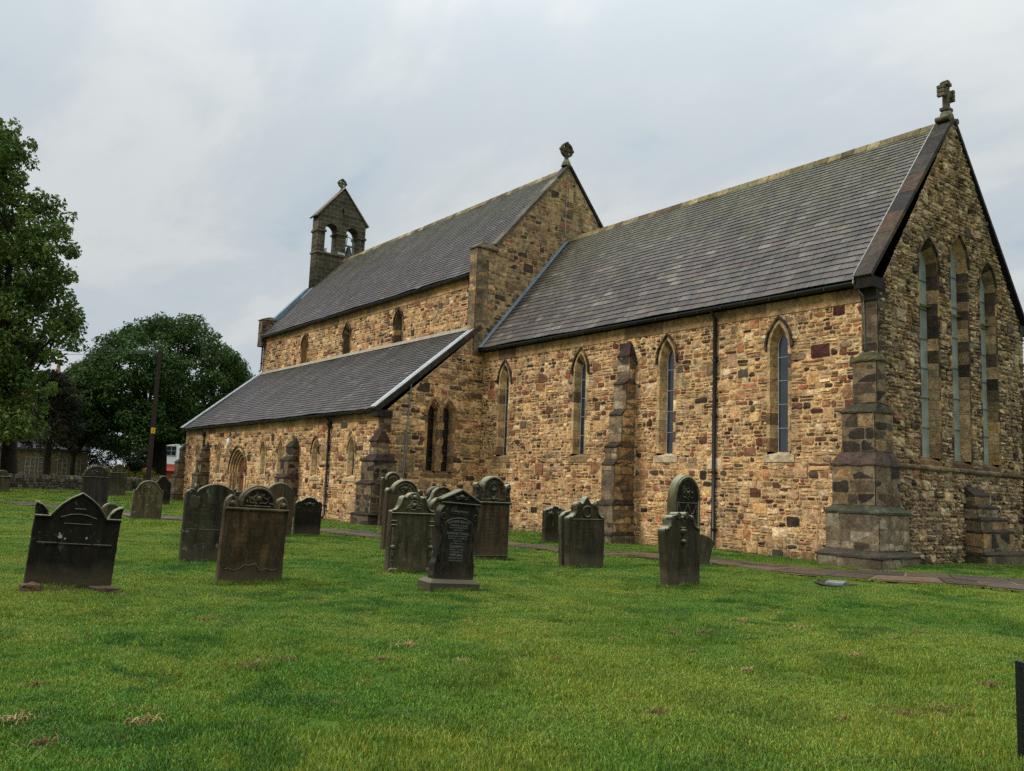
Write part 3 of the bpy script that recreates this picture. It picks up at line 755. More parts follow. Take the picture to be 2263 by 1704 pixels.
FL = [(6, lin(196, 164, 120)), (5, lin(182, 150, 108)), (3, lin(146, 118, 86)), (2, lin(116, 96, 72)), (1, lin(92, 78, 62))]
buttress([((-9.74, -8.74, -1.12, 0), -0.3, 0.24), ((-9.64, -8.80, -1.02, 0), 0.34, 1.24), ((-9.46, -8.86, -.94, 0), 1.42, 2.58),
          ((-9.46, -8.86, -.80, 0), 2.78, 3.20), ((-9.46, -8.86, -.64, 0), 3.38, 4.30), ((-9.46, -8.86, -.46, 0), 4.52, 5.40), ((-9.46, -8.86, -.31, 0), 5.58, 6.38)], ((-9.22, -9.10, -.05, 0), 6.98),
         [FR, PLI, FR], 92, 'SEW', lin(66, 54, 44), True, FL)
# broken stub of a buttress on the east wall below the string course (short, stepping down to the north)
mb = MB()
for k, (y0, y1, x1, z0, z1) in enumerate([(4.6, 7.05, 0.62, -0.3, 0.25), (4.62, 6.65, 0.52, 0.25, 0.9), (4.62, 6.35, 0.46, 0.9, 1.25), (4.62, 5.95, 0.40, 1.25, 1.6), (4.62, 5.6, 0.30, 1.6, 1.95)]):
    tier(mb, (0, x1, y0, y1), z0, z1, [PLI, MIXD, MIXD][k % 3] if k else MIXD, 500+k*4, 'SE')
    q = [(0, y1, z1), (x1, y1, z1), (x1, y1, z0), (0, y1, z0)]; mb.face(q, lin(60, 54, 46))
    nx = (0.52, 0.46, 0.40, 0.30, 0.02)[k]; ny = (6.65, 6.35, 5.95, 5.6, 5.2)[k]
    offset_cap(mb, (0, x1, y0, y1), (0, nx, y0+.02, ny), z1, z1+0.14 if k < 4 else 2.25, lin(56, 47, 40), 0.03)
mb.build('buttress', M['ashlar_dark'], CH)
tb = MB(); tier(tb, (-0.3, 0.30, 8.62, W_+.7), -0.3, 2.7, ASH_DARK, 560, 'SE'); tier(tb, (-0.3, 0.12, 8.72, W_+.4), 2.7, 5.5, ASH_DARK, 570, 'SE')
tb.build('buttress', M['ashlar_dark'], CH)

# --- nave: clerestory wall
SFN = FS(-N_)
CL = [-36.35, -30.78, -25.15]; ca, chh, czs, czb = 0.36, 0.62, 9.72, 8.78
ex = []
for c in CL: ex += arch_excl(c, ca, chh, 0.10, czs, czb-0.3)
mb = MB(); masonry(mb, SFN, XW, XE, 8.3, 10.52, lambda s, z: BROWN if random.Random(int(s*977)+int(z*7919)).random() < 0.5 else GOLD, MORTAR, ex, seed=13, rows=(0.11, 0.25), split=0.35, jump=0.12, rel=0.03, rough=1.3)
mb.build('clerestory_wall', M['rubble'], CH)
CLP = [(4, lin(150, 118, 76)), (3, lin(124, 98, 66)), (3, lin(80, 68, 52)), (2, lin(60, 52, 44))]
for i, c in enumerate(CL):
    lancet(CH, SFN, c, czb, czs, ca, chh, 0.03, 0.22, 0.17, CLP, 90+i, hood=0.10, quoin=(0.06, 0.24), glass='glass_black', bars=0, frame_col=(0, 0, 0))
course('eaves_course', SFN, XW+.05, XE-0.5, 10.52, 11.06, 0.05, CORN, 6, 1.2)
gutter(XW+0.05, XE-0.45, -N_-0.31, 10.985)
downpipe(XE-0.85, -N_-0.11, 8.8, 10.95, 0.055); downpipe(XW+0.12, -N_-0.14, 8.75, 10.9, 0.055)
# --- nave east gable with kneelers
EFN = FE(XE)
y0, y1 = -0.30, W_+0.30; kz, ky = 12.30, 0.46
ks = (17.02-12.36)/(MID-ky)
planes = [(-ks, 1.0, 17.02-ks*MID), (ks, 1.0, 17.02+ks*MID)]
mb = MB()
NGP = [(16, lin(176, 148, 111)), (14, lin(153, 130, 97)), (8, lin(132, 108, 83)), (7, lin(98, 80, 62)), (4, lin(70, 59, 49)), (4, lin(200, 174, 134)), (2, lin(168, 108, 89)), (4, lin(139, 126, 102))]
masonry(mb, EFN, 0.42, W_-0.42, 7.4, 17.0, NGP, MORTAR_G, [], planes, seed=14, rows=(0.15, 0.30), split=0.25, jump=0.1, rel=0.022)
masonry(mb, EFN, -0.02, 0.42, 7.4, 12.1, NGP, MORTAR_G, [], [], seed=15, rows=(0.16, 0.3), split=0.1, jump=0.0)
masonry(mb, EFN, W_-0.42, W_+0.02, 7.4, 12.1, NGP, MORTAR_G, [], [], seed=16, rows=(0.16, 0.3), split=0.1, jump=0.0)
mb.face([(XE-0.42, -0.02, 8.5), (XE-0.42, W_, 8.5), (XE-.42, W_, 12.1), (XE-0.42, MID, 17.0), (XE-.42, -.02, 12.1)][::-1], MORTAR_G)
mb.build('nave_gable_wall', M['rubble_grey'], CH)
mb = MB(); tier(mb, (XE-0.46, XE+0.06, -0.62, 0.0), 7.3, 12.06, MIXD+NGP[:3], 601, 'SEW', rows=(0.22, 0.4)); mb.build('corner_pilaster', M['ashlar_dark'], CH)
mb = MB(); offset_cap(mb, (XE-0.46, XE+0.08, -0.64, 0.42), (XE-0.36, XE-0.02, -0.25, 0.42), 12.06, 12.42, lin(96, 90, 72), 0.06)
mb.build('kneeler', M['ashlar'], CH)
mb = MB(); offset_cap(mb, (XE-0.46, XE+0.08, W_-.42, W_+.64), (XE-0.36, XE-0.02, W_-.42, W_+.25), 12.06, 12.42, lin(96, 90, 72), 0.06)
mb.build('kneeler', M['ashlar'], CH)
NC = [(4, lin(92, 88, 78)), (3, lin(76, 72, 66)), (2, lin(108, 104, 90))]
coping('gable_coping', XE-0.42, XE+0.10, [(0.40, 12.32), (MID, 17.06)], 0.12, M['ashlar'], NC, 43, 1.0)
coping('gable_coping', XE-0.42, XE+0.10, [(W_-0.40, 12.32), (MID, 17.06)], 0.12, M['ashlar'], [(1, lin(44, 44, 46))], 44, 1.0)
mb = MB(); mb.box(XE+0.02, XE+0.045, 4.53, 4.95, 15.35, 16.0, lin(186, 168, 128)); mb.box(XE+0.046, XE+0.05, 4.82, 4.94, 15.4, 15.95, lin(120, 106, 80)); mb.build('stone_plaque', M['ashlar'], CH)
mb = MB(); mb.tube([(XE+0.05, 4.42, 16.75), (XE+0.05, 4.36, 14.6), (XE+0.05, 4.38, 13.7), (XE+0.2, 4.5, 13.55)], 0.012, 6); mb.build('lightning_conductor', M['wire'], CH)
# lead flashing where the chancel roof meets the nave gable
def roof_strip(name, x0, x1, pa, pb, lift, th, mat, n=1, gap=0.0):
    mb = MB(); (ya, za), (yb, zb) = pa, pb; Ls = math.hypot(yb-ya, zb-za); c, s = (yb-ya)/Ls, (zb-za)/Ls
    for i in range(n):
        t0, t1 = Ls*i/n+gap, Ls*(i+1)/n-gap; q = []
        for t in (t0, t1):
            for d in (lift, lift+th):
                for x in (x0, x1): q.append((x, ya+c*t-s*d, za+s*t+c*d))
        mb.mesh(q, [(0, 1, 3, 2), (4, 6, 7, 5), (0, 4, 5, 1), (2, 3, 7, 6), (0, 2, 6, 4), (1, 5, 7, 3)])
    return mb.build(name, mat, CH)
roof_strip('lead_flashing', XE+0.03, XE+0.36, (-0.38, 7.60), (MID-0.12, 13.30), 0.045, 0.012, M['lead'], 8, 0.006)
mb = MB(); mb.box(XE+0.03, XE+0.055, -0.3, 0.0, 7.5, 7.8); mb.build('lead_flashing', M['lead'], CH)

# --- south aisle
SFA = FS(-A_)
AW = [(-20.55, 1.95), (-24.1, 1.95), (-27.95, 1.95), (-30.15, 1.95), (-36.75, 1.95), (-40.4, 1.95)]
aa, ah, azs = 0.28, 0.55, 2.98
DX, DA, DH, DZS = -33.62, 1.12, 1.22, 2.0
ex = []
for c, zb in AW: ex += arch_excl(c, aa, ah, 0.08, azs, zb-0.25)
ex += arch_excl(DX, DA, DH, 0.16, DZS, -0.3)
mb = MB(); masonry(mb, SFA, XW, XE, -0.3, 4.20, lambda s, z: wall_pal(s, z-0.3), MORTAR, ex, seed=17, rows=(0.11, 0.26), split=0.4, jump=0.14, rel=0.03, rough=1.3)
mb.build('aisle_wall', M['rubble'], CH)
APAL = [(5, lin(216, 188, 146)), (5, lin(204, 174, 132)), (3, lin(190, 164, 126)), (2, lin(168, 146, 116))]
for i, (c, zb) in enumerate(AW):
    lancet(CH, SFA, c, zb, azs, aa, ah, 0.035, 0.15, 0.17, APAL, 110+i, hood=0.11 if i in (1,) else 0.08, quoin=(0.10, 0.30), glass='glass_black', bars=0, frame_col=(0, 0, 0),
           hood_pal=None if i == 1 else [(1, lin(176, 146, 106)), (1, lin(150, 124, 90))], sill=(0.46, zb-0.24, zb-0.08, lin(196, 176, 140)))
course('eaves_course', SFA, XW+.05, XE-0.02, 4.20, 4.51, 0.05, CORN, 7, 1.2)
gutter(XW+0.05, XE-0.25, -A_-0.30, 4.57)
downpipe(-22.62, -A_-0.11, 0.10, 4.52, 0.055, hopper=True); downpipe(-39.3, -A_-0.11, 3.0, 4.52, 0.055, hopper=True)
# doorway
def doorway():
    mb = MB(); rng = random.Random(8); n = 12
    orders = [(DA+0.16, 0.05), (DA+0.0, 0.05), (DA-0.05, -0.05), (DA-0.12, -0.05), (DA-0.17, -0.15), (DA-0.24, -0.15), (DA-0.29, -0.25), (DA-0.36, -0.25), (DA-0.41, -0.36)]
    lines = [(arch_line(DA, DH, w-DA, DZS, DZS, n)[1:-1], d) for w, d in orders]
    for (l0, d0), (l1, d1) in zip(lines, lines[1:]):
        cs = [pick(APAL if d1 == d0 else [(2, lin(160, 128, 90)), (1, lin(120, 96, 70))], rng) for _ in range(8)]
        loft(mb, SFA, DX, l0, d0, l1, d1, lambda i: cs[(i//3) % 8])
    for sg in (-1, 1):                                     # jambs
        for (w0, d0), (w1, d1) in zip(orders, orders[1:]):
            z = -0.3
            while z < DZS-0.01:
                e = min(DZS, z+0.42); c = pick(APAL, rng)
                q = [SFA(DX+sg*w0, z, d0), SFA(DX+sg*w1, z, d1), SFA(DX+sg*w1, e-.004, d1), SFA(DX+sg*w0, e-.004, d0)]
                mb.face(q if sg < 0 else q[::-1], c); z = e
    l0 = lines[0][0]; loft(mb, SFA, DX, l0, -0.03, l0, 0.05, lin(150, 120, 84))
    root = mb.build('doorway', M['ashlar'], CH)
    hb = MB(); h0 = arch_line(DA, DH, 0.22, DZS, DZS-0.1, n); h1 = arch_line(DA, DH, 0.15, DZS, DZS-0.1, n)
    for i, (p, q) in enumerate((((h0, 0), (h0, 0.10)), ((h0, 0.10), (h1, 0.12)), ((h1, 0.12), (h1, 0.04)))):
        loft(hb, SFA, DX, p[0], p[1], q[0], q[1], lambda k: lin(110, 92, 70) if k % 3 else lin(84, 72, 58))
    hb.build('hood_mould', M['ashlar'], root)
    for sg in (-1, 1):
        for w, d in ((DA-0.06, 0.0), (DA-0.18, -0.10)):
            cb = MB(); x, y = DX+sg*w, -A_-d
            c = lin(196, 164, 120)
            cb.tube([(x, y, 0.0), (x, y, 0.12), (x, y, 0.2), (x, y, 1.78), (x, y, 1.82), (x, y, 1.86), (x, y, 1.99)], [0.09, 0.09, 0.055, 0.055, 0.075, 0.06, 0.10], 10, c)
            cb.build('shaft', M['ashlar'], root)
    db = MB(); w = DA-0.41
    hh = arch_line(DA, DH, -0.41, DZS, DZS, n)[1:-1]; cols_ = [0.8, 1.0, 1.15, 0.9, 1.05]
    full = [(-w, -0.2)]+hh+[(w, -0.2)]
    fan(db, SFA, DX, full, -0.35, (0.2, 0.075, 0.035))
    for k in range(-3, 4): db.box(DX+k*0.18-0.006, DX+k*0.18+0.006, -A_+0.342, -A_+0.346, 0.0, 2.3, (0.03, 0.012, 0.008))
    dl = db.build('door_leaf', M['oak'], root)
    for z in (0.75, 1.75):                                # wrought strap hinges with scrolls
        ib = MB(); ib.box(DX-0.55, DX+0.62, -A_+0.325, -A_+0.341, z-0.025, z+0.025)
        for cx in (-0.3, 0.05, 0.4):
            for sgn in (-1, 1):
                ib.tube([(DX+cx+0.13*t*math.cos(t*4.2), -A_+0.332, z+sgn*(0.03+0.14*t*abs(math.sin(t*3.6)))) for t in [k/10 for k in range(11)]], 0.011, 5)
        ib.build('strap_hinge', M['iron'], dl)
doorway()
# lamp on a bracket above the door
lb = MB(); lx = -34.15
lb.tube([(-33.6, -A_+0.0, 3.86), (-33.6, -A_-0.25, 3.92), (lx, -A_-0.45, 3.80)], 0.022, 6); br = lb.build('lamp_bracket', M['iron'], CH)
lb = MB(); lb.tube([(lx, -A_-0.45, 3.80), (lx, -A_-0.45, 3.74), (lx, -A_-0.45, 3.55), (lx, -A_-0.45, 3.46)], [0.05, 0.09, 0.10, 0.085], 12); lb.build('lamp_head', M['white'], br)
# aisle east wall with twin lancets
EFA = FE(XE)
TW = [(-2.46, 2.26), (-1.72, 2.26)]; ta, th_, tzs = 0.25, 0.48, 4.62
ex = []
for c, zb in TW: ex += arch_excl(c, ta, th_, 0.10, tzs, zb-0.25)
ex += [(-2.82, -1.36, 2.0, 2.3)]
ksl = (8.55-4.50)/(A_-0.1)
planes = [(-ksl, 1.0, 8.55-ksl*(-0.1))]
mb = MB(); masonry(mb, EFA, -A_, -0.01, -0.3, 8.6, [(9, c) for _, c in GOLD[:3]]+NGP, MORTAR, ex, planes, seed=18, rows=(0.12, 0.28), split=0.35, jump=0.14, rel=0.034, rough=1.4)
mb.build('aisle_end_wall', M['rubble'], CH)
TP = [(5, lin(180, 148, 104)), (4, lin(162, 134, 96)), (3, lin(142, 118, 88)), (2, lin(108, 92, 72))]
for i, (c, zb) in enumerate(TW):
    lancet(CH, EFA, c, zb, tzs, ta, th_, 0.035, 0.22, 0.185, TP, 130+i, hood=0.12, quoin=(0.10, 0.30) if True else 0, glass='glass_black', bars=5, frame_col=(0.05, 0.05, 0.05), hood_pal=[(1, lin(160, 132, 94)), (1, lin(138, 114, 84))])
# aisle verge: stone coping under pale lead on both ends
va, vb = (-A_-0.36, 4.60), (-N_+0.02, 8.66)
coping('gable_coping', XE-0.40, XE+0.10, [(va[0], va[1]-0.14), (vb[0], vb[1]-0.14)], 0.20, M['ashlar_dark'], COP, 45, 1.0)
roof_strip('lead_flashing', XE-0.42, XE-0.19, va, vb, 0.088, 0.03, M['pale_lead'], 4, 0.002)
roof_strip('lead_flashing', XE-0.12, XE+0.02, va, vb, 0.088, 0.03, M['pale_lead'], 4, 0.002)
roof_strip('lead_flashing', XE-0.19, XE-0.12, va, vb, 0.084, 0.014, M['iron'], 1)
roof_strip('lead_flashing', XW-0.10, XW+0.44, va, vb, 0.06, 0.05, M['pale_lead'], 5, 0.004)
roof_strip('lead_flashing', XW+0.40, XE-0.3, (-N_-0.26, 8.43), (-N_-0.0, 8.66), 0.05, 0.03, M['stone_fillet'], 22, 0.003)
mb = MB(); mb.box(XE-0.42, XE+0.11, -A_-0.37, -A_+0.32, 4.30, 4.56, lin(46, 42, 38)); mb.build('kneeler', M['ashlar_dark'], CH)
mb = MB(); mb.tube([(XE+0.12, -3.62, 5.72), (XE+0.06, -3.62, 5.5), (XE+0.05, -3.75, 2.1), (XE+0.05, -3.8, 0.2)], 0.022, 6); mb.build('lightning_conductor', M['lead'], CH)
# aisle buttresses
def sbut(x0, x1, d0, ztop, seed, y=-A_, sides='SEW'):
    buttress([((x0-.1, x1+.1, y-d0, y), -0.3, 0.95), ((x0-.03, x1+.03, y-d0*.82, y), 1.08, 1.75), ((x0+.03, x1-.03, y-d0*.6, y), 1.95, 2.55), ((x0+.1, x1-.1, y-d0*.36, y), 2.78, 3.2)], (((x0+x1)/2-.05, (x0+x1)/2+.05, y-.04, y), ztop), [ASH_DARK], seed, sides, lin(58, 50, 42))
sbut(-26.75, -25.75, 0.85, 3.68, 93); sbut(-39.1, -38.2, 0.8, 3.68, 95)
buttress([((XE-1.02, XE+.42, -A_-.66, -A_+.62), -0.3, 0.42), ((XE-.92, XE+.32, -A_-.55, -A_+.55), 0.55, 1.62), ((XE-.78, XE+.22, -A_-.45, -A_+.5), 1.78, 2.52), ((XE-.5, XE+.10, -A_-.28, -A_+.2), 2.80, 3.3)], ((XE-.3, XE+.02, -A_-.03, -A_+.02), 3.8), [ASH_DARK, ASH_DARK, ASH_DARK, ASH_GREY], 97, 'SE', lin(52, 45, 38))
mb = MB(); tier(mb, (XE-0.36, XE+0.03, -A_-0.03, -A_+0.32), 3.7, 4.3, ASH_GREY, 701, 'SE'); mb.build('quoins', M['ashlar'], CH)
buttress([((XW-1.0, XW+.28, -A_-.62, -A_+.6), -0.3, 0.55), ((XW-.85, XW+.2, -A_-.5, -A_+.5), 0.68, 1.6), ((XW-.65, XW+.14, -A_-.38, -A_+.4), 1.8, 2.5), ((XW-.42, XW+.08, -A_-.22, -A_+.2), 2.75, 3.3)], ((XW-.1, XW+.04, -A_-.03, -A_+.02), 3.7), [ASH_GREY], 98, 'SEW', lin(80, 72, 60))
# west gable parapet and north walls (plain, unseen in the photograph)
mb = MB()
mb.face([(XW, -N_, 0), (XW, W_+N_, 0), (XW, W_+N_, 11.2), (XW, MID, 17.1), (XW, -N_, 11.2)][::-1], lin(150, 126, 90))
mb.face([(XW, -A_, 0), (XW, -N_, 0), (XW, -N_, 8.6), (XW, -A_, 4.5)][::-1], lin(150, 126, 90))
mb.face([(XW, W_+N_, 0), (XE, W_+N_, 0), (XE, W_+N_, 11.1), (XW, W_+N_, 11.1)][::-1], lin(150, 126, 90))
mb.face([(XE, W_, 0), (0, W_, 0), (0, W_, 7.6), (XE, W_, 7.6)][::-1], lin(150, 126, 90))
mb.build('far_walls', M['rubble_grey'], CH)
mb = MB(); mb.face([(XW+.47, -N_, 8), (XW+.47, W_+N_, 8), (XW+.47, W_+N_, 11.2), (XW+.47, MID, 16.8), (XW+.47, -N_, 11.2)]); mb.build('gable_backing', M['rubble_grey'], CH)
mb = MB(); mb.face([(XW, -N_-.02, 10.86), (XE, -N_-.02, 10.86), (XE, W_+N_, 10.86), (XW, W_+N_, 10.86)]); mb.build('nave_ceiling', M['white'], CH)
mb = MB(); mb.face([(XE, -.02, 7.4), (-.1, -.02, 7.4), (-.1, W_, 7.4), (XE, W_, 7.4)]); mb.build('chancel_ceiling', M['white'], CH)
mb = MB(); tier(mb, (XW-0.12, XW+0.46, -N_-0.40, 0.1), 10.4, 12.15, ASH_DARK, 711, 'SEW'); offset_cap(mb, (XW-.12, XW+.46, -N_-.42, .35), (XW, XW+.36, -.1, .35), 12.15, 12.42, lin(86, 78, 64), 0.05)
mb.build('kneeler', M['ashlar_dark'], CH)
roof_strip('lead_flashing', XW-0.05, XW+0.47, (0.1, 12.05), (MID-2.0, 14.75), -0.35, 0.50, M['lead'], 4, 0.002)
roof_strip('lead_flashing', XW+0.46, XW+0.80, (MID-2.6, 13.9), (MID-0.1, 16.95), 0.05, 0.02, M['lead'], 3, 0.004)

# --- bellcote
def poly_prism(outer, holes, depth, name, mat, parent, Mx, bevel=0.0, res=2):
    """2-D outline with holes -> solid mesh, mapped by the 4x4 matrix Mx (local x,y in the outline plane, z = thickness)"""
    cu = bpy.data.curves.new(name, 'CURVE'); cu.dimensions = '2D'; cu.fill_mode = 'BOTH'; cu.extrude = depth/2-bevel; cu.bevel_depth = bevel; cu.bevel_resolution = res-1
    for loop in [outer]+list(holes):
        sp = cu.splines.new('POLY'); sp.points.add(len(loop)-1); sp.use_cyclic_u = True
        for p, q in zip(sp.points, loop): p.co = (q[0], q[1], 0, 1)
    ob = bpy.data.objects.new(name, cu); COL.objects.link(ob)
    dg = bpy.context.evaluated_depsgraph_get()
    me = bpy.data.meshes.new_from_object(ob.evaluated_get(dg)); COL.objects.unlink(ob); bpy.data.objects.remove(ob); bpy.data.curves.remove(cu)
    me.transform(Mx); me.name = name; me.materials.clear(); me.materials.append(mat)
    o = bpy.data.objects.new(name, me); COL.objects.link(o)
    if parent: o.parent = parent
    return o
def YZ(x, flip=False):      # outline (y, z) standing at x, thickness along X
    return Matrix(((0, 0, 1, x), (1, 0, 0, 0), (0, 1, 0, 0), (0, 0, 0, 1)))
def round_arch(yc, a, zs, zb, n=14, stilt=0.0):
    return [(yc-a, zb)]+[(yc-a*math.cos(math.pi*i/n), zs+a*1.12*math.sin(math.pi*i/n)) for i in range(n+1)]+[(yc+a, zb)]
def brick_ashlar_mat(name):
    m, nt, b = mat_base(name, 0.85, 0.2); k = NT(nt)
    sp = k.N('ShaderNodeSeparateXYZ'); nt.links.new(k.coord('Object'), sp.inputs[0])
    cm = k.N('ShaderNodeCombineXYZ'); nt.links.new(k.math('ADD', sp.outputs[1], k.math('MULTIPLY', sp.outputs[0], 0.93)), cm.inputs[0]); nt.links.new(sp.outputs[2], cm.inputs[1])
    bt = k.N('ShaderNodeTexBrick'); nt.links.new(cm.outputs[0], bt.inputs['Vector'])
    bt.inputs['Color1'].default_value = lin(84, 76, 60)+(1,); bt.inputs['Color2'].default_value = lin(50, 46, 39)+(1,); bt.inputs['Mortar'].default_value = lin(124, 116, 92)+(1,)
    bt.inputs['Scale'].default_value = 1.0; bt.inputs['Brick Width'].default_value = 0.62; bt.inputs['Row Height'].default_value = 0.31; bt.inputs['Mortar Size'].default_value = 0.012
    bt.inputs['Bias'].default_value = -0.1
    n1 = k.noise(k.coord('Object'), 12, 5, 0.6); n2 = k.noise(k.coord('Object'), 1.4, 5, 0.6)
    c = k.mix(1.0, bt.outputs[0], k.ramp(n1, (0.3, 0.65), (0.7, 1.35)), 'MULTIPLY')
    c = k.mix(k.ramp(n2, (0.45, 0.0), (0.65, 0.5)), c, (0.02, 0.02, 0.014))
    nt.links.new(c, b.inputs['Base Color']); nt.links.new(k.bump(k.math('ADD', n1, bt.outputs['Fac']), -0.3, 0.02), b.inputs['Normal'])
    return m
M['bell_stone'] = brick_ashlar_mat('bellcote_stone')
BX0, BX1 = -42.92, -42.0; BC = 4.43
bt = 17.45
out = [(2.62, 13.9), (6.24, 13.9), (6.24, 20.0), (BC, 22.15), (2.62, 20.0)]
holes = [round_arch(3.63, 0.47, 19.05, bt), round_arch(5.23, 0.47, 19.05, bt), [(BC-.07, 20.35), (BC+.07, 20.35), (BC+.07, 20.75), (BC, 20.95), (BC-.07, 20.75)]]
BELL = poly_prism(out, holes, BX1-BX0, 'bellcote', M['bell_stone'], CH, YZ((BX0+BX1)/2), 0.012)
mb = MB()
for yb0, yb1 in ((2.54, 3.24), (4.0, 4.86), (5.62, 6.32)):
    mb.box(BX0-.07, BX1+.07, yb0, yb1, 18.88, 19.02, lin(92, 86, 66))
mb.box(BX0-.06, BX1+.08, 2.55, 6.31, bt-0.12, bt+0.0, lin(110, 106, 88)); mb.build('impost_bands', M['ashlar'], BELL)
for sg in (-1, 1):
    mb = MB(); ya, za, yb, zb = BC+sg*1.98, 19.86, BC, 22.28
    ny = 0.10*sg*0.78; nz = 0.10*0.62
    v = []
    for (y, z) in ((ya, za), (yb, zb)):
        for d in (0, 1):
            for x in (BX0-.08, BX1+.08): v.append((x, y+ny*d*(1 if y != BC else 0), z+nz*d))
    mb.mesh(v, [(0, 1, 3, 2), (4, 6, 7, 5), (0, 4, 5, 1), (2, 3, 7, 6), (0, 2, 6, 4), (1, 5, 7, 3)], lin(112, 108, 92)); mb.build('gable_coping', M['ashlar'], BELL)
mb = MB()
prof = [(0.0, 18.28), (0.10, 18.27), (0.16, 18.2), (0.19, 18.0), (0.24, 17.75), (0.34, 17.6), (0.36, 17.55), (0.30, 17.55)]
for i in range(len(prof)-1):
    for k in range(16):
        a0, a1 = 2*math.pi*k/16, 2*math.pi*(k+1)/16; (r0, z0), (r1, z1) = prof[i], prof[i+1]; yc, xc = 5.24, -42.5
        mb.face([(xc+r0*math.cos(a0), yc+r0*math.sin(a0), z0), (xc+r1*math.cos(a0), yc+r1*math.sin(a0), z1), (xc+r1*math.cos(a1), yc+r1*math.sin(a1), z1), (xc+r0*math.cos(a1), yc+r0*math.sin(a1), z0)], smooth=True)
bell = mb.build('bell', M['bronze'], BELL)
mb = MB(); mb.box(-42.56, -42.44, 4.82, 5.66, 18.30, 18.42); mb.tube([(-42.4, 5.0, 18.4), (-42.35, 5.02, 18.8), (-42.35, 4.95, 19.1)], 0.03, 6)
wheel = [(-42.3, 5.10+0.42*math.cos(t), 18.45+0.5*math.sin(t)) for t in [math.pi*k/12 for k in range(-3, 13)]]
mb.tube(wheel, 0.03, 6); mb.build('headstock', M['lead'], bell)
mb = MB(); mb.box(-42.05, -41.9, 3.2, 3.32, 17.46, 17.72); mb.box(-42.1, -41.88, 4.15, 4.7, 17.46, 17.62); mb.build('lead_flashing', M['pale_lead'], BELL)

# --- gable crosses
CROSS = grave_mat('carved_cross_stone', (0.19, 0.18, 0.13), (0.06, 0.06, 0.045), lich=0.4, stain=0.4)
def wheel_cross(name, x, y, z, r, parent, hub=0.25, th=0.16, arm=0.11, stem=0.25, knob=0.2):
    arm *= 0.62
    def ring(rr, n=28, ph=0): return [(y+rr*math.cos(2*math.pi*k/n+ph), z+rr*math.sin(2*math.pi*k/n+ph)) for k in range(n)]
    out = ring(r); holes = []
    for q in range(4):
        b = q*math.pi/2; pts = []
        a0, a1 = b+math.asin(arm/(0.76*r)), b+math.pi/2-math.asin(arm/(0.76*r))
        pts = [(y+0.76*r*math.cos(a0+(a1-a0)*k/6), z+0.76*r*math.sin(a0+(a1-a0)*k/6)) for k in range(7)]
        pts.append((y+arm*1.5*math.cos(b+math.pi/4), z+arm*1.5*math.sin(b+math.pi/4))); holes.append(pts)
    o = poly_prism(out, holes, th, name, CROSS, parent, YZ(x), 0.012)
    sb = MB()
    for k in range(4):
        a = k*math.pi/2; sb.box(x-th*.55, x+th*.55, y+r*1.0*math.cos(a)-.05, y+r*1.0*math.cos(a)+.05, z+r*math.sin(a)-.05, z+r*math.sin(a)+.05)
    sb.tube([(x, y, z-r-stem), (x, y, z-r-stem*.5), (x, y, z-r+0.02)], [arm*2, arm*1.5, arm*1.5], 8)
    sb.tube([(x, y, z-r-stem-knob*1.4), (x, y, z-r-stem-knob), (x, y, z-r-stem-knob*.3), (x, y, z-r-stem+.03)], [knob*1.3, knob*1.15, knob*.9, arm*1.8], 8)
    sb.build('stem', CROSS, o); return o
wheel_cross('gable_cross', XE-0.16, 4.47, 17.96, 0.35, CH, stem=0.18, knob=0.20)
wheel_cross('gable_cross', (BX0+BX1)/2, 4.42, 22.78, 0.30, BELL, stem=0.12, knob=0.16, arm=0.075)
mb = MB(); cx, cy, cz = -0.17, MID+0.12, 13.62      # Latin cross with stepped arms over the chancel gable
cy = MID
mb.tube([(cx, cy, cz-0.2), (cx, cy, cz), (cx, cy, cz+0.14), (cx, cy, cz+0.2)], [0.26, 0.22, 0.17, 0.12], 8)
mb.box(cx-.13, cx+.13, cy-.17, cy+.17, cz+.20, cz+.29)
mb.box(cx-.075, cx+.075, cy-.09, cy+.09, cz+.29, cz+1.05); mb.box(cx-.07, cx+.07, cy-.33, cy+.33, cz+.70, cz+.87)
for s in (-1, 1):
    mb.box(cx-.11, cx+.11, cy+s*.31-.06, cy+s*.31+.06, cz+.60, cz+.70); mb.box(cx-.11, cx+.11, cy+s*.31-.06, cy+s*.31+.06, cz+.73, cz+.83); mb.box(cx-.11, cx+.11, cy+s*.31-.06, cy+s*.31+.06, cz+.86, cz+.95)
    mb.tube([(cx-.2, cy+s*.26, cz-.12), (cx+.22, cy+s*.26, cz-.12)], 0.10, 8)
mb.box(cx-.115, cx+.115, cy-.15, cy+.15, cz+1.02, cz+1.12); mb.box(cx-.10, cx+.10, cy-.08, cy+.08, cz+1.12, cz+1.18)
mb.build('gable_cross', CROSS, CH)
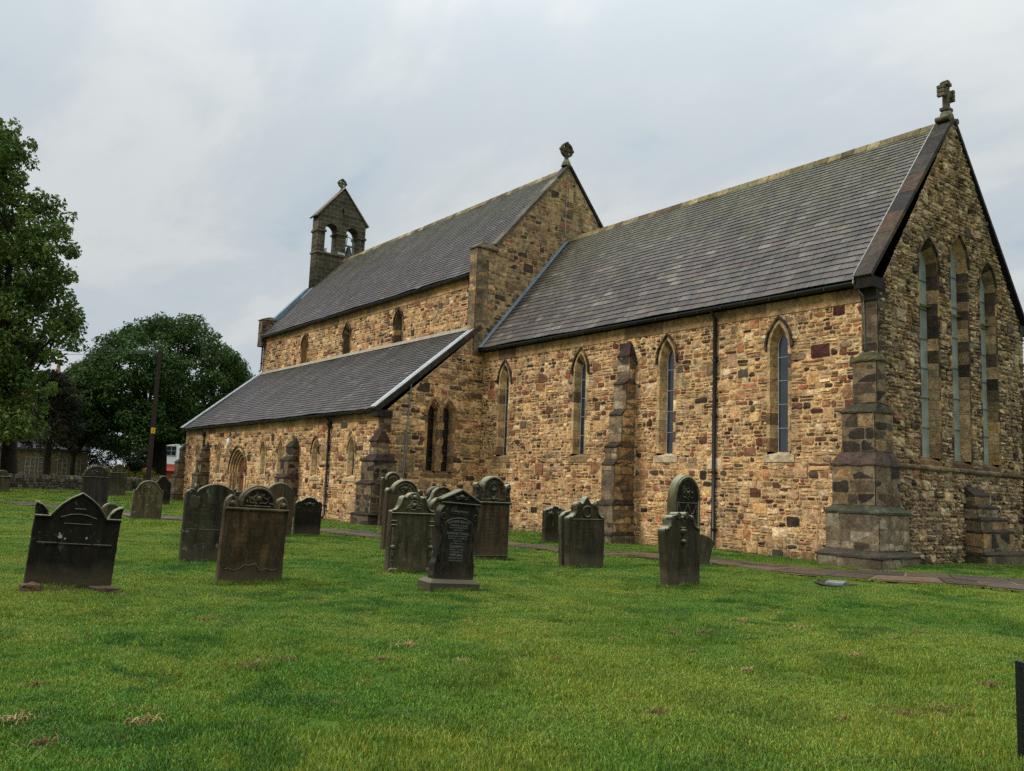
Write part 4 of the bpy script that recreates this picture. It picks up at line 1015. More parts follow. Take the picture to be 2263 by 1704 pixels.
#@@PART2
# ------------------------------------------------------------------ ground, path
PATH = [(9.5, 2.6), (6.2, -0.1), (4.0, -1.45), (1.9, -2.70), (0.4, -3.30), (-1.4, -3.72), (-4.4, -4.48), (-7.8, -5.65), (-11.5, -7.35), (-14.2, -8.65), (-20, -10.6), (-28, -12.4), (-38, -14.4)]
PATH_W = 1.0
def path_w(x): return float(np.interp(x, [-12, -5, -1.4, 0.4, 1.9, 4.0, 9], [0.85, 0.92, 1.1, 1.3, 1.5, 1.7, 1.8]))
def path_dist(x, y):
    best = 1e9
    for (ax, ay), (bx, by) in zip(PATH, PATH[1:]):
        dx, dy = bx-ax, by-ay; t = max(0, min(1, ((x-ax)*dx+(y-ay)*dy)/(dx*dx+dy*dy)))
        best = min(best, math.hypot(x-ax-t*dx, y-ay-t*dy))
    return best
def grass_nodes(k, p):
    """green of the lawn: yellowed, lush and worn patches, from the world position"""
    a = k.noise(p, 0.55, 5, 0.6, 0.6); b = k.noise(p, 1.25, 5, 0.62, 0.5); d = k.noise(p, 0.17, 3, 0.5); e = k.noise(p, 4.5, 4, 0.65)
    c = k.mix(k.ramp(a, (0.40, 0.0), (0.60, 1.0)), (0.078, 0.190, 0.018), (0.178, 0.250, 0.030))
    c = k.mix(k.ramp(b, (0.40, 0.95), (0.50, 0.0)), c, (0.046, 0.128, 0.014))
    c = k.mix(k.ramp(b, (0.58, 0.0), (0.72, 0.5)), c, (0.275, 0.225, 0.062))
    c = k.mix(k.ramp(e, (0.60, 0.0), (0.72, 0.55)), c, (0.25, 0.17, 0.06))
    return k.mix(k.ramp(d, (0.42, 0.0), (0.62, 0.5)), c, (0.235, 0.285, 0.034))
def ground_mat():
    m, nt, b = mat_base('lawn_soil', 0.95, 0.1); k = NT(nt); p = k.coord('World')
    n = k.noise(p, 40, 4, 0.7)
    c = k.mix(1.0, grass_nodes(k, p), k.ramp(n, (0.3, 0.22), (0.7, 0.6)), 'MULTIPLY')
    nt.links.new(c, b.inputs['Base Color']); nt.links.new(k.bump(n, 0.6, 0.03), b.inputs['Normal']); return m
M['ground'] = ground_mat()
def make_ground():
    xs = [-1500, -800, -400, -200, -140, -110]+list(np.arange(-96, -50, 3.0))+list(np.arange(-50, 16.01, 0.5))+[20, 26, 40, 80, 200, 500, 1200]
    ys = [-1200, -500, -200, -90, -50, -38]+list(np.arange(-32, 14.01, 0.5))+[18, 26, 40, 80, 200, 500, 1200]
    V = [(x, y, gz(x, y)) for y in ys for x in xs]; nx = len(xs)
    F = [(j*nx+i, j*nx+i+1, (j+1)*nx+i+1, (j+1)*nx+i) for j in range(len(ys)-1) for i in range(nx-1)]
    mb = MB(); mb.mesh(V, F, (1, 1, 1), True); tag(mb.build('ground', M['ground']), kind='structure')
make_ground()
def path_mat():
    m, nt, b = mat_base('wet_flagstone', 0.35, 0.5); k = NT(nt); p = k.coord('Object')
    n = k.noise(p, 9, 5, 0.6); n2 = k.noise(p, 1.3, 4, 0.6)
    c = k.mix(1.0, k.attr(), k.ramp(n, (0.3, 0.65), (0.7, 1.3)), 'MULTIPLY')
    nt.links.new(c, b.inputs['Base Color']); nt.links.new(k.ramp(n2, (0.35, 0.4), (0.65, 0.75)), b.inputs['Roughness']); b.inputs['Specular IOR Level'].default_value = 0.35
    nt.links.new(k.bump(n, 0.2, 0.02), b.inputs['Normal']); return m
M['flag'] = path_mat()
def make_path():
    rng = random.Random(4); mb = MB()
    seg = []; acc = 0
    for (ax, ay), (bx, by) in zip(PATH, PATH[1:]): seg.append((acc, math.hypot(bx-ax, by-ay), ax, ay, bx, by)); acc += seg[-1][1]
    def at(s):
        for a, l, ax, ay, bx, by in seg:
            if s <= a+l or a+l >= acc-1e-6:
                t = (s-a)/l; return ax+(bx-ax)*t, ay+(by-ay)*t
    def fr(s, o):
        x, y = at(max(0, min(acc, s))); x1, y1 = at(max(0, s-0.6)); x2, y2 = at(min(acc, s+0.6)); l = math.hypot(x2-x1, y2-y1)
        return x-(y2-y1)/l*o, y+(x2-x1)/l*o
    pal = [(4, lin(70, 56, 42)), (3, lin(60, 48, 37)), (3, lin(78, 61, 44)), (2, lin(53, 44, 35)), (1, lin(88, 72, 54))]
    s = 0
    while s < acc:                                          # mossy bed under the joints
        w0, w1 = path_w(at(s)[0])+.05, path_w(at(min(acc, s+1))[0])+.05; q = [fr(s, -w0), fr(s, w0), fr(min(acc, s+1), w1), fr(min(acc, s+1), -w1)]
        mb.face([(x, y, gz(x, y)+0.044) for x, y in q], lin(128, 112, 62)); s += 1
    for o0, o1 in ((-1, -0.015), (0.015, 1)):
        s = rng.random()
        while s < acc-0.5:
            e = min(acc, s+rng.uniform(0.75, 1.25)); g = 0.022; c = pick(pal, rng)
            w0, w1 = path_w(at(s)[0]), path_w(at(e)[0]); q = [fr(s+g, o0*w0+.01), fr(s+g, o1*w0-.01), fr(e-g, o1*w1-.01), fr(e-g, o0*w1+.01)]
            l = rng.uniform(0.064, 0.074)
            T = [(x, y, gz(x, y)+l+rng.uniform(-.004, .004)) for x, y in q]; B = [(x, y, gz(x, y)) for x, y in q]
            mb.face(T[::-1], c)
            for i in range(4): mb.face([B[i], T[i], T[(i+1) % 4], B[(i+1) % 4]], c)
            s = e
    o = mb.build('path', M['flag']); tag(o, kind='structure')
    # stone edging strips
make_path()
M['pale_slab'] = plain_mat('pale_grey_slab', lin(112, 116, 114), 0.5, 0.4, 0.3, 6)
dt = thing('drain_cover', 'small pale grey drain cover of two slabs sunk in wet earth by the path', 'drain cover', (1.95, -5.2, gz(1.95, -5.2)), (0, 0, R(25)))
mb = MB(); mb.face([(0.42*math.cos(t)*(1+.15*math.sin(3*t)), 0.55*math.sin(t)*(1+.12*math.cos(4*t)), 0.012) for t in [2*math.pi*i/28 for i in range(28)]]); mb.build('wet_earth', plain_mat('wet_earth', (0.018, 0.015, 0.011), 0.45, 0.4, 0.4, 14, 0.6), dt)
for y0_, y1_ in ((-0.34, -0.02), (0.01, 0.30)):
    mb = MB(); mb.box(-0.17, 0.17, y0_, y1_, -0.02, 0.05); mb.build('slab', M['pale_slab'], dt)

# ------------------------------------------------------------------ gravestones
def arcp(cx, cz, r, a0, a1, n=10, rz=None):
    rz = rz or r
    return [(cx+r*math.cos(R(a0+(a1-a0)*i/n)), cz+rz*math.sin(R(a0+(a1-a0)*i/n))) for i in range(n+1)]
def mirror(right):            # right half from the bottom up to the top centre -> whole outline
    return right+[(-u, z) for u, z in right[::-1] if abs(u) > 1e-6]
G = {}
G['black'] = grave_mat('blackened_sandstone', (0.030, 0.026, 0.021), (0.011, 0.010, 0.009), lich=0.10, top_green=0.35)
G['soot'] = grave_mat('sooty_stone', (0.026, 0.021, 0.016), (0.009, 0.008, 0.0065), lich=0.15, top_green=0.6)
G['brown'] = grave_mat('brown_sandstone', (0.165, 0.112, 0.062), (0.036, 0.026, 0.017), lich=0.15, stain=0.75, top_green=0.25)
G['grey'] = grave_mat('grey_weathered_stone', (0.070, 0.066, 0.052), (0.020, 0.019, 0.015), (0.26, 0.26, 0.21), lich=0.55, stain=0.6, top_green=0.45)
G['olive'] = grave_mat('algae_stained_stone', (0.125, 0.115, 0.080), (0.046, 0.044, 0.030), (0.30, 0.31, 0.24), lich=0.3, stain=0.55, top_green=0.8)
G['lichen'] = grave_mat('lichen_covered_stone', (0.20, 0.185, 0.12), (0.062, 0.058, 0.040), (0.40, 0.38, 0.28), lich=0.8, stain=0.5, top_green=0.3)
G['slate'] = grave_mat('blue_grey_slate', (0.056, 0.052, 0.060), (0.030, 0.029, 0.034), lich=0.1, stain=0.3, top_green=0.25)
G['reddish'] = grave_mat('purple_brown_stone', (0.120, 0.086, 0.062), (0.046, 0.035, 0.029), lich=0.25, stain=0.5, top_green=0.7)
G['redrock'] = grave_mat('red_rough_stone', (0.155, 0.075, 0.045), (0.06, 0.03, 0.02), lich=0.2, stain=0.3, top_green=0.1)
M['letter'] = plain_mat('pale_lettering', (0.16, 0.16, 0.145), 0.7, 0.2, 0.3, 20)
STONES = []
def grave(label, x, y, rotz=0, lean=0.0, fwd=0.0, w=0.9):
    """root at the middle of the foot; local X is the way the face looks, Y to the viewer's right"""
    r = thing('gravestone', label, 'gravestone', (x, y, gz(x, y)), (R(-lean), R(fwd), R(rotz)), 'gravestones in the churchyard')
    STONES.append((x, y, w, rotz)); return r
def worn(outline, seed, step=0.07, amp=0.0035):
    rng = random.Random(seed); out = []
    for (a, b), (c, d) in zip(outline, outline[1:]+outline[:1]):
        l = math.hypot(c-a, d-b); n = max(1, int(l/step)); out.append((a, b))
        for i in range(1, n):
            t = i/n; k = rng.uniform(-amp, amp)-(rng.random() < 0.05)*amp*1.5; out.append((a+(c-a)*t-(d-b)/l*k*-1, b+(d-b)*t-(c-a)/l*k))
    return out
def slab(root, outline, th, mat, bevel=0.008, front=0.0, name='slab'):
    outline = worn(outline, len(STONES))
    return poly_prism(outline, [], th, name, mat, root, YZ(front-th/2), bevel)
def rim(root, pts, r, mat, name='moulding', x=0.0, n=6):
    mb = MB(); mb.tube([(x, u, z) for u, z in pts], r, n); return mb.build(name, mat, root)
def band(root, u0, u1, z0, z1, d, mat, name='moulding', back=0.0):
    mb = MB(); c = (1, 1, 1); h = (z1-z0)
    pr = [(-0.005, z0), (d*0.6, z0+h*0.1), (d, z0+h*0.45), (d, z0+h*0.8), (d*0.7, z1), (-0.005, z1)]
    for i in range(len(pr)-1):
        (d0, a), (d1, b_) = pr[i], pr[i+1]; mb.face([(d0, u0, a), (d0, u1, a), (d1, u1, b_), (d1, u0, b_)], c)
    for u in (u0, u1): mb.face([(q, u, z) for q, z in pr], c)
    return mb.build(name, mat, root)
def carving(root, mat, cu, cz, w, h, seed, x=0.004, n=9):
    """worn low relief: a knot of swags, petals and leaves"""
    rng = random.Random(seed); mb = MB()
    for k in range(n):
        u, z = cu+rng.uniform(-.42, .42)*w, cz+rng.uniform(-.4, .4)*h; a = rng.uniform(0, 6.28); l = rng.uniform(0.12, 0.3)*min(w, h); b_ = rng.uniform(-2.2, 2.2)
        pts = []
        for i in range(6):
            pts.append((x, u, z)); u += l/5*math.cos(a); z += l/5*math.sin(a); a += b_/5
        mb.tube(pts, [0.006, 0.014, 0.018, 0.017, 0.012, 0.005], 6)
    for sg in (-1, 1):
        mb.tube([(x, cu+sg*w*(0.05+0.36*math.sin(t)), cz+h*(0.30-0.42*math.sin(t*2)*0.6-0.1*t)) for t in [math.pi/2*i/8 for i in range(9)]], 0.014, 6)
        mb.tube([(x, cu+sg*w*(0.24+0.14*math.cos(t)), cz-h*(0.08+0.22*math.sin(t))) for t in [math.pi*i/8 for i in range(9)]], 0.013, 6)
    mb.tube([(x-.01, cu, cz+.0), (x+0.02, cu, cz), (x+.03, cu, cz)], [0.05, 0.045, 0.01], 8)
    return mb.build('carving', mat, root)
def scroll(root, mat, u, z, r, th, name='scroll', turns=1):
    mb = MB(); mb.tube([(-th, u, z), (0.015, u, z)], r, 14); mb.tube([(0.015, u, z), (0.03, u, z)], r*0.45, 10)
    mb.tube([(0.018, u+r*0.75*math.cos(t), z+r*0.75*math.sin(t)) for t in [2*math.pi*i/14 for i in range(15)]], r*0.13, 5)
    return mb.build(name, mat, root)
def recess(root, u0, u1, z0, z1, mat, r=0.012):
    rim(root, [(u0, z0), (u0, z1)], r, mat, 'border'); rim(root, [(u1, z0), (u1, z1)], r, mat, 'border')
    return rim(root, [(u0, z1), (u1, z1)], r, mat, 'border')

# carved lettering worn past reading: thin raised strokes in rows
def worn_text(root, mat, z0, z1, w, rows, seed, x=0.0):   # illegible, worn smooth
    rng = random.Random(seed); mb = MB()
    for r_ in range(rows):
        z = z1-(z1-z0)*(r_+0.5)/rows; h = (z1-z0)/rows*0.42; ww = w*rng.uniform(0.55, 1.0); u = -ww/2
        while u < ww/2:
            k = rng.random()
            if k < 0.8:
                mb.tube([(x, u, z-h/2), (x+.002, u+rng.uniform(-.006, .006), z+h/2)], 0.0042, 4, caps=False)
                if k < 0.45: mb.tube([(x, u, z+rng.choice((-.5, 0, .5))*h), (x, u+h*0.4, z+rng.choice((-.5, 0, .5))*h)], 0.003, 4, caps=False)
            u += h*rng.uniform(0.35, 0.8)
    return mb.build('worn_lettering', mat, root)

# near left: dark stone, pointed pediment between curled ears, leaning, red broken foot
g = grave('black leaning gravestone with a pointed pediment between curled ears and broken red stone foot', -0.95, -18.86, -6, 3.2, 1.5, 1.1)
ear = arcp(0.52, 1.0, 0.15, 90, 180, 6, 0.15)
right = [(0.52, -0.3), (0.52, 1.0), (0.535, 1.16), (0.50, 1.155), (0.43, 1.11), (0.385, 1.04), (0.375, 0.995), (0.33, 1.0), (0.29, 1.06), (0.22, 1.15), (0.12, 1.235), (0.0, 1.31)]
slab(g, mirror(right), 0.13, G['soot'], 0.01)
top = [(-u, z) for u, z in right[7:]]+[(u, z) for u, z in right[7:-1][::-1]]
rim(g, top, 0.022, G['soot'], x=0.0); band(g, -0.53, -0.34, 0.955, 1.0, 0.035, G['soot']); band(g, 0.34, 0.53, 0.955, 1.0, 0.035, G['soot'])
for sg in (-1, 1): rim(g, [(sg*0.53, 1.15), (sg*0.46, 1.125), (sg*0.395, 1.05), (sg*.38, 1.0)], 0.016, G['soot'], x=0.005)
band(g, -0.46, -0.22, 0.60, 0.645, 0.014, G['soot']); band(g, 0.22, 0.46, 0.60, 0.645, 0.014, G['soot']); band(g, -0.2, 0.2, 0.61, 0.64, 0.010, G['soot'])
rim(g, [(-0.22, 0.98), (-0.1, 1.02), (0.0, 1.03), (0.1, 1.02), (0.22, 0.98)], 0.010, G['soot'], 'carving'); rim(g, [(-0.17, 0.90), (0.17, 0.90)], 0.007, G['soot'], 'carving'); rim(g, [(-0.07, 1.10), (0.07, 1.10)], 0.010, G['soot'], 'carving')
mb = MB()
rr = random.Random(3)
for a in ((-0.19, 0.725, 0.035), (-0.13, 0.70, 0.016), (-0.205, 0.765, 0.014), (0.13, 0.72, 0.018)):          # pale chips in the carved band
    mb.face([(0.006, a[0]+a[2]*rr.uniform(.5, 1)*math.cos(t), a[1]+a[2]*rr.uniform(.6, 1.1)*math.sin(t)) for t in [2*math.pi*i/9 for i in range(9)]])
mb.build('pale_chip', plain_mat('fresh_chip', (0.30, 0.30, 0.27), 0.8, 0.2), g)
def rough_rock(name, mat, parent, loc, dims, seed):
    bm = bmesh.new(); bmesh.ops.create_icosphere(bm, subdivisions=3, radius=1.0); rng = random.Random(seed); ph = [rng.uniform(0, 6) for _ in range(9)]
    for v in bm.verts:
        p = v.co.copy(); q = max(abs(p.x), abs(p.y), abs(p.z)); p = p.lerp(p/q, 0.55)
        f = 1+0.10*math.sin(4*p.x+ph[0]+3*p.y)+0.08*math.sin(6*p.y+ph[1]+2*p.z)+0.05*math.sin(11*p.x+9*p.z+ph[2])+0.04*math.sin(17*p.y-8*p.x+ph[3])
        v.co = Vector((p.x*dims[0], p.y*dims[1], p.z*dims[2]))*f
    me = bpy.data.meshes.new(name); bm.to_mesh(me); bm.free(); me.materials.append(mat)
    o = bpy.data.objects.new(name, me); COL.objects.link(o); o.location = loc
    if parent: o.parent = parent
    return o
rough_rock('broken_foot', G['redrock'], g, (0.10, -0.44, 0.03), (0.10, 0.13, 0.085), 1)
rough_rock('broken_foot', G['redrock'], g, (0.08, -0.10, 0.0), (0.07, 0.26, 0.05), 2)
rough_rock('broken_foot', G['redrock'], g, (0.08, 0.44, 0.035), (0.07, 0.20, 0.06), 5)

# its right-hand neighbour, ears and low arch, lichen spots
g = grave('dark grey lichen-spotted gravestone with low arched top, directly behind the brown swag stone', -4.42, -15.80, -3, 1.5, -1.5, 1.1)
right = [(0.53, -0.3), (0.53, 1.24)]+arcp(0.44, 1.27, 0.09, 0, 165, 8)+[(0.345, 1.26)]+arcp(0, 1.02, 0.46, 40, 90, 8, 0.45)
slab(g, mirror(right), 0.14, G['grey'], 0.01)
rim(g, [(-0.48, 0.62), (0.48, 0.62)], 0.006, G['grey'], 'carving')
worn_text(g, G['grey'], 0.72, 1.15, 0.75, 6, 101); rough_rock('dark_patch', G['black'], g, (-0.005, -0.38, 1.12), (0.02, 0.09, 0.13), 7)
# brown stone with carved swags
g = grave('brown gravestone with carved swags in a round head between small pointed ears', -1.28, -16.22, -4, 1.8, 0.5, 1.0)
BR = G['brown']
right = [(0.49, -0.3), (0.49, 1.20)]+[(0.485, 1.27), (0.455, 1.335), (0.405, 1.38), (0.34, 1.34), (0.305, 1.28), (0.30, 1.22)]+arcp(0, 1.235, 0.285, 2, 90, 12, 0.31)
slab(g, mirror(right), 0.15, BR, 0.012)
band(g, -0.50, 0.50, 1.145, 1.20, 0.035, BR)
rim(g, arcp(0, 1.22, 0.262, 0, 180, 18, 0.285), 0.028, BR)
for sg in (-1, 1):
    rim(g, [(sg*0.47, 1.2), (sg*0.465, 1.27), (sg*0.405, 1.355), (sg*0.345, 1.28), (sg*0.335, 1.2)], 0.018, BR)
    carving(g, BR, sg*0.405, 1.26, 0.10, 0.12, 20+sg, n=4)
mb = MB(); mb.face([(0.004, u, z) for u, z in arcp(0, 1.22, 0.235, 0, 180, 18, 0.26)]); mb.build('dark_panel', G['black'], g)
carving(g, BR, 0, 1.35, 0.40, 0.24, 31, 0.012, 10); band(g, -0.2, 0.2, 1.215, 1.24, 0.03, BR, 'carving')
for i in range(4): rim(g, [(-0.455+i*0.022, 0.28), (-0.455+i*0.022, 1.08)], 0.009, BR, 'fluting'); rim(g, [(0.455-i*0.022, 0.28), (0.455-i*0.022, 1.08)], 0.009, BR, 'fluting')
rng = random.Random(9)
rim(g, [(-0.42+i*0.06, 0.25+0.02*math.sin(i*1.9)+(0.07 if 4 < i < 9 else 0)+rng.uniform(-.01, .01)) for i in range(15)], 0.010, BR, 'flaking_edge')
worn_text(g, BR, 0.40, 1.10, 0.74, 9, 5)
# round-topped dark stone behind, and the small scalloped one next to it
g = grave('dark brown round-topped gravestone beside the small scalloped black one', -11.95, -11.36, -2, 1.0, 0, 0.85)
slab(g, mirror([(0.42, -0.3), (0.42, 1.17)]+arcp(0, 1.17, 0.42, 0, 90, 12, 0.40)), 0.13, G['reddish'], 0.01); worn_text(g, G['reddish'], 0.8, 1.45, 0.55, 7, 8); rim(g, arcp(0, 1.17, 0.395, 0, 180, 18, 0.375), 0.012, G['reddish'])
g = grave('small black gravestone with a scalloped top by the aisle downpipe', -12.3, -10.28, -2, 1.0, 1, 0.8)
slab(g, mirror([(0.40, -0.3), (0.40, 0.98), (0.37, 1.03), (0.31, 1.06), (0.27, 1.04), (0.23, 1.08)]+arcp(0.0, 1.06, 0.20, 20, 90, 6, 0.11)), 0.13, G['soot'], 0.012); carving(g, G['soot'], 0, 0.98, 0.4, 0.14, 12, n=6)
# far left group
g = grave('tall slate-grey round-headed gravestone with a carved head, standing far left', -31.2, -12.22, -4, 1.0, 0, 1.1)
slab(g, mirror([(0.56, -0.3), (0.56, 1.58)]+arcp(0, 1.5, 0.56, 8, 90, 12, 0.52)), 0.14, G['slate'], 0.012)
rim(g, arcp(0, 1.5, 0.52, 8, 172, 18, 0.48), 0.022, G['lichen']); band(g, -0.55, 0.55, 1.46, 1.5, 0.03, G['grey']); carving(g, G['grey'], 0, 1.72, 0.7, 0.3, 15, n=10)
rim(g, [(0.53, 0), (0.53, 1.46)], 0.016, G['slate'], 'border'); rim(g, [(-0.53, 0), (-0.53, 1.46)], 0.016, G['slate'], 'border')
g = grave('grey round-topped gravestone half hidden behind the tall slate-grey one', -43.6, -8.35, 0, 0, 0, 0.95)
slab(g, mirror([(0.47, -0.3), (0.47, 1.45), (0.40, 1.5)]+arcp(0, 1.5, 0.38, 0, 90, 10, 0.42)), 0.16, G['olive'], 0.012); band(g, -0.47, 0.47, 1.38, 1.43, 0.03, G['olive'])
g = grave('pale lichen-covered gravestone with a round head and shoulders on the lawn left of the church', -21.6, -12.42, -2, 0.5, 0, 1.05)
slab(g, mirror([(0.52, -0.3), (0.51, 1.09), (0.43, 1.10), (0.40, 1.15)]+arcp(0, 1.12, 0.385, 8, 90, 12, 0.345)), 0.15, G['lichen'], 0.012)
rim(g, [(-0.5, 1.09), (-0.42, 1.11), (-0.375, 1.2)]+arcp(0, 1.12, 0.36, 165, 15, 16, 0.325)+[(0.375, 1.2), (0.42, 1.11), (0.5, 1.09)], 0.026, G['lichen']); carving(g, G['lichen'], 0, 1.2, 0.5, 0.3, 18, n=8); worn_text(g, G['lichen'], 0.5, 1.0, 0.7, 6, 19)
g = grave('squat round-headed grey gravestone by the boundary wall at the left edge of the photo', -44.8, -14.25, 0, 0, 0, 0.8)
slab(g, mirror([(0.40, -0.3), (0.42, 0.90), (0.36, 0.94), (0.30, 0.98)]+arcp(0, 0.98, 0.28, 0, 90, 8, 0.26)), 0.2, G['olive'], 0.015); band(g, -0.42, 0.42, 0.86, 0.92, 0.04, G['olive'])
g = grave('dark gravestone with an ogee top between the telephone pole and the church corner', -37.8, -7.35, 0, 0, 0, 0.9)
slab(g, mirror([(0.42, -0.3), (0.42, 1.22), (0.36, 1.30), (0.31, 1.30), (0.27, 1.36)]+arcp(0, 1.36, 0.24, 10, 90, 8, 0.27)), 0.16, G['black'], 0.012); rim(g, arcp(0, 1.36, 0.21, 10, 170, 12, 0.24), 0.02, G['olive'])
g = grave('small rounded mossy gravestone peeping over the leaning black stone', -15.2, -15.15, 0, 2, 0, 0.45)
slab(g, mirror([(0.23, -0.3), (0.23, 0.62)]+arcp(0, 0.62, 0.23, 0, 90, 8, 0.2)), 0.12, G['olive'], 0.012); rim(g, arcp(0, 0.62, 0.2, 0, 180, 12, 0.17), 0.014, G['lichen'])

# middle group
g = grave('tall narrow purple-brown gravestone with a round hooded head beside the aisle corner buttress', -16.7, -4.92, 0, 0.5, 0, 0.95)
slab(g, mirror([(0.46, -0.3), (0.45, 1.82), (0.42, 1.86), (0.37, 1.84), (0.34, 1.78)]+arcp(0, 1.74, 0.31, 8, 90, 10, 0.34)), 0.16, G['reddish'], 0.012)
rim(g, arcp(0, 1.74, 0.285, 0, 180, 16, 0.31), 0.03, G['olive']); rim(g, [(-.41, 0.2), (-.41, 1.72)], 0.02, G['reddish'], 'border'); rim(g, [(.41, 0.2), (.41, 1.72)], 0.02, G['reddish'], 'border'); rim(g, arcp(0, 1.7, 0.2, 0, 180, 12, 0.2), 0.02, G['reddish'])
g = grave('brown gravestone with a carved round head right behind the scroll-topped green one', -6.8, -10.25, 0, 1.0, 0, 1.05)
slab(g, mirror([(0.52, -0.3), (0.51, 1.46), (0.47, 1.53), (0.42, 1.53), (0.39, 1.47)]+arcp(0, 1.42, 0.37, 8, 90, 12, 0.34)), 0.16, G['reddish'], 0.012)
rim(g, arcp(0, 1.42, 0.345, 0, 180, 18, 0.315), 0.03, G['olive']); rim(g, arcp(0, 1.42, 0.27, 0, 180, 16, 0.24), 0.02, G['grey']); carving(g, G['grey'], 0, 1.54, 0.42, 0.2, 22, n=9)
for sg in (-1, 1): scroll(g, G['grey'], sg*0.445, 1.47, 0.055, 0.1)
g = grave('green-grey gravestone with scrolled ogee shoulders and a small arched crest', -2.55, -12.57, -3, 0.8, 0.5, 1.0)
OL = G['olive']
right = [(0.47, -0.3), (0.455, 1.155), (0.45, 1.18), (0.39, 1.19), (0.33, 1.23), (0.29, 1.31), (0.27, 1.40), (0.245, 1.455), (0.20, 1.47), (0.165, 1.44), (0.16, 1.40)]+arcp(0, 1.40, 0.15, 8, 90, 8, 0.14)
slab(g, mirror(right), 0.16, OL, 0.012)
band(g, -0.475, 0.475, 1.12, 1.16, 0.03, OL)
for sg in (-1, 1):
    rim(g, [(sg*0.45, 1.19), (sg*0.385, 1.20), (sg*0.325, 1.24), (sg*0.285, 1.32), (sg*0.26, 1.41), (sg*0.225, 1.455), (sg*.18, 1.44)], 0.026, OL)
    rim(g, [(sg*0.415, 0.12), (sg*0.415, 0.88)], 0.03, OL, 'pilaster'); rim(g, [(sg*0.36, 0.1), (sg*0.36, 0.92)], 0.008, OL, 'border')
    band(g, sg*.41-.055, sg*.41+.055, 0.98, 1.01, 0.03, OL, 'capital'); band(g, sg*.41-.055, sg*.41+.055, 0.90, 0.93, 0.03, OL, 'capital')
    carving(g, OL, sg*0.415, 0.5, 0.05, 0.7, 40+sg, 0.03, 14); rough_rock('foot_stone', OL, g, (0.05, sg*0.40, 0.06), (0.05, 0.08, 0.05), 8+sg)
rim(g, [(0.075*math.cos(t), 1.30+0.095*math.sin(t)) for t in [2*math.pi*i/16 for i in range(17)]], 0.016, OL, 'carving'); carving(g, OL, 0, 1.30, 0.4, 0.18, 44, n=8); carving(g, OL, 0, 1.46, 0.22, 0.1, 45, 0.0, 6)
worn_text(g, OL, 0.55, 0.75, 0.5, 2, 46)
g = grave('dark gravestone with a round head, hindmost of the three behind the black pedimented one', -10.2, -7.10, 0, 0, 0, 0.9)
slab(g, mirror([(0.45, -0.3), (0.45, 1.25), (0.36, 1.3)]+arcp(0, 1.3, 0.34, 0, 90, 10, 0.34)), 0.15, G['black'], 0.012); rim(g, arcp(0, 1.3, 0.31, 0, 180, 14, 0.31), 0.03, G['black']); carving(g, G['black'], 0, 1.4, 0.4, 0.25, 51, n=8)
g = grave('gravestone with a pale-edged ogee head, middle of the three behind the black pedimented one', -8.3, -8.12, 0, 0, 0, 0.9)
og = [(0.45, 1.16), (0.43, 1.22), (0.38, 1.26), (0.335, 1.33), (0.30, 1.43), (0.24, 1.52), (0.14, 1.585), (0.0, 1.61)]
slab(g, mirror([(0.45, -0.3)]+og), 0.16, G['reddish'], 0.012); rim(g, og+[(-u, z) for u, z in og[:-1][::-1]], 0.035, G['lichen']); carving(g, G['grey'], 0, 1.38, 0.5, 0.25, 52, n=8)
g = grave('gravestone with a pale-edged round head, nearest of the three behind the black pedimented one', -6.6, -9.25, 0, 0, 0, 0.85)
slab(g, mirror([(0.42, -0.3), (0.42, 0.98), (0.36, 1.02)]+arcp(0, 1.0, 0.36, 4, 90, 10, 0.34)), 0.16, G['reddish'], 0.012); rim(g, [(.41, .99)]+arcp(0, 1.0, 0.34, 4, 176, 16, 0.32)+[(-.41, .99)], 0.035, G['lichen']); carving(g, G['grey'], 0, 1.12, 0.5, 0.2, 53, n=8)
# big brown stone by the chancel wall
g = grave('tall brown gravestone with hooded round head and scroll shoulders above a moulded cornice', -4.15, -9.46, -2, 0.6, 0, 1.05)
RB = G['reddish']
right = [(0.48, -0.3), (0.475, 1.33), (0.50, 1.36), (0.50, 1.42), (0.47, 1.47), (0.46, 1.62), (0.48, 1.74), (0.44, 1.77), (0.385, 1.72), (0.355, 1.62), (0.34, 1.60)]+arcp(0, 1.61, 0.325, 4, 90, 12, 0.335)
slab(g, mirror(right), 0.18, RB, 0.012)
band(g, -0.505, 0.505, 1.30, 1.36, 0.045, G['grey']); rim(g, arcp(0, 1.61, 0.29, -6, 186, 18, 0.30), 0.045, G['olive']); rim(g, arcp(0, 1.61, 0.21, -6, 186, 18, 0.22), 0.02, G['black'])
for sg in (-1, 1): scroll(g, G['black'], sg*0.43, 1.67, 0.055, 0.14); scroll(g, G['black'], sg*0.42, 1.45, 0.06, 0.08); rim(g, [(sg*.45, 0.1), (sg*.45, 1.28)], 0.012, RB, 'border')
rim(g, [(0.12*math.cos(t), 1.62+0.17*math.sin(t)) for t in [2*math.pi*i/16 for i in range(17)]], 0.02, G['grey'], 'carving'); carving(g, G['grey'], 0, 1.62, 0.2, 0.25, 61, 0.01, 8); carving(g, G['black'], 0, 1.41, 0.8, 0.08, 62, 0.01, 12)
band(g, -0.485, 0.485, 0.12, 0.14, 0.02, RB, 'plinth'); worn_text(g, RB, 0.5, 1.24, 0.75, 9, 102)
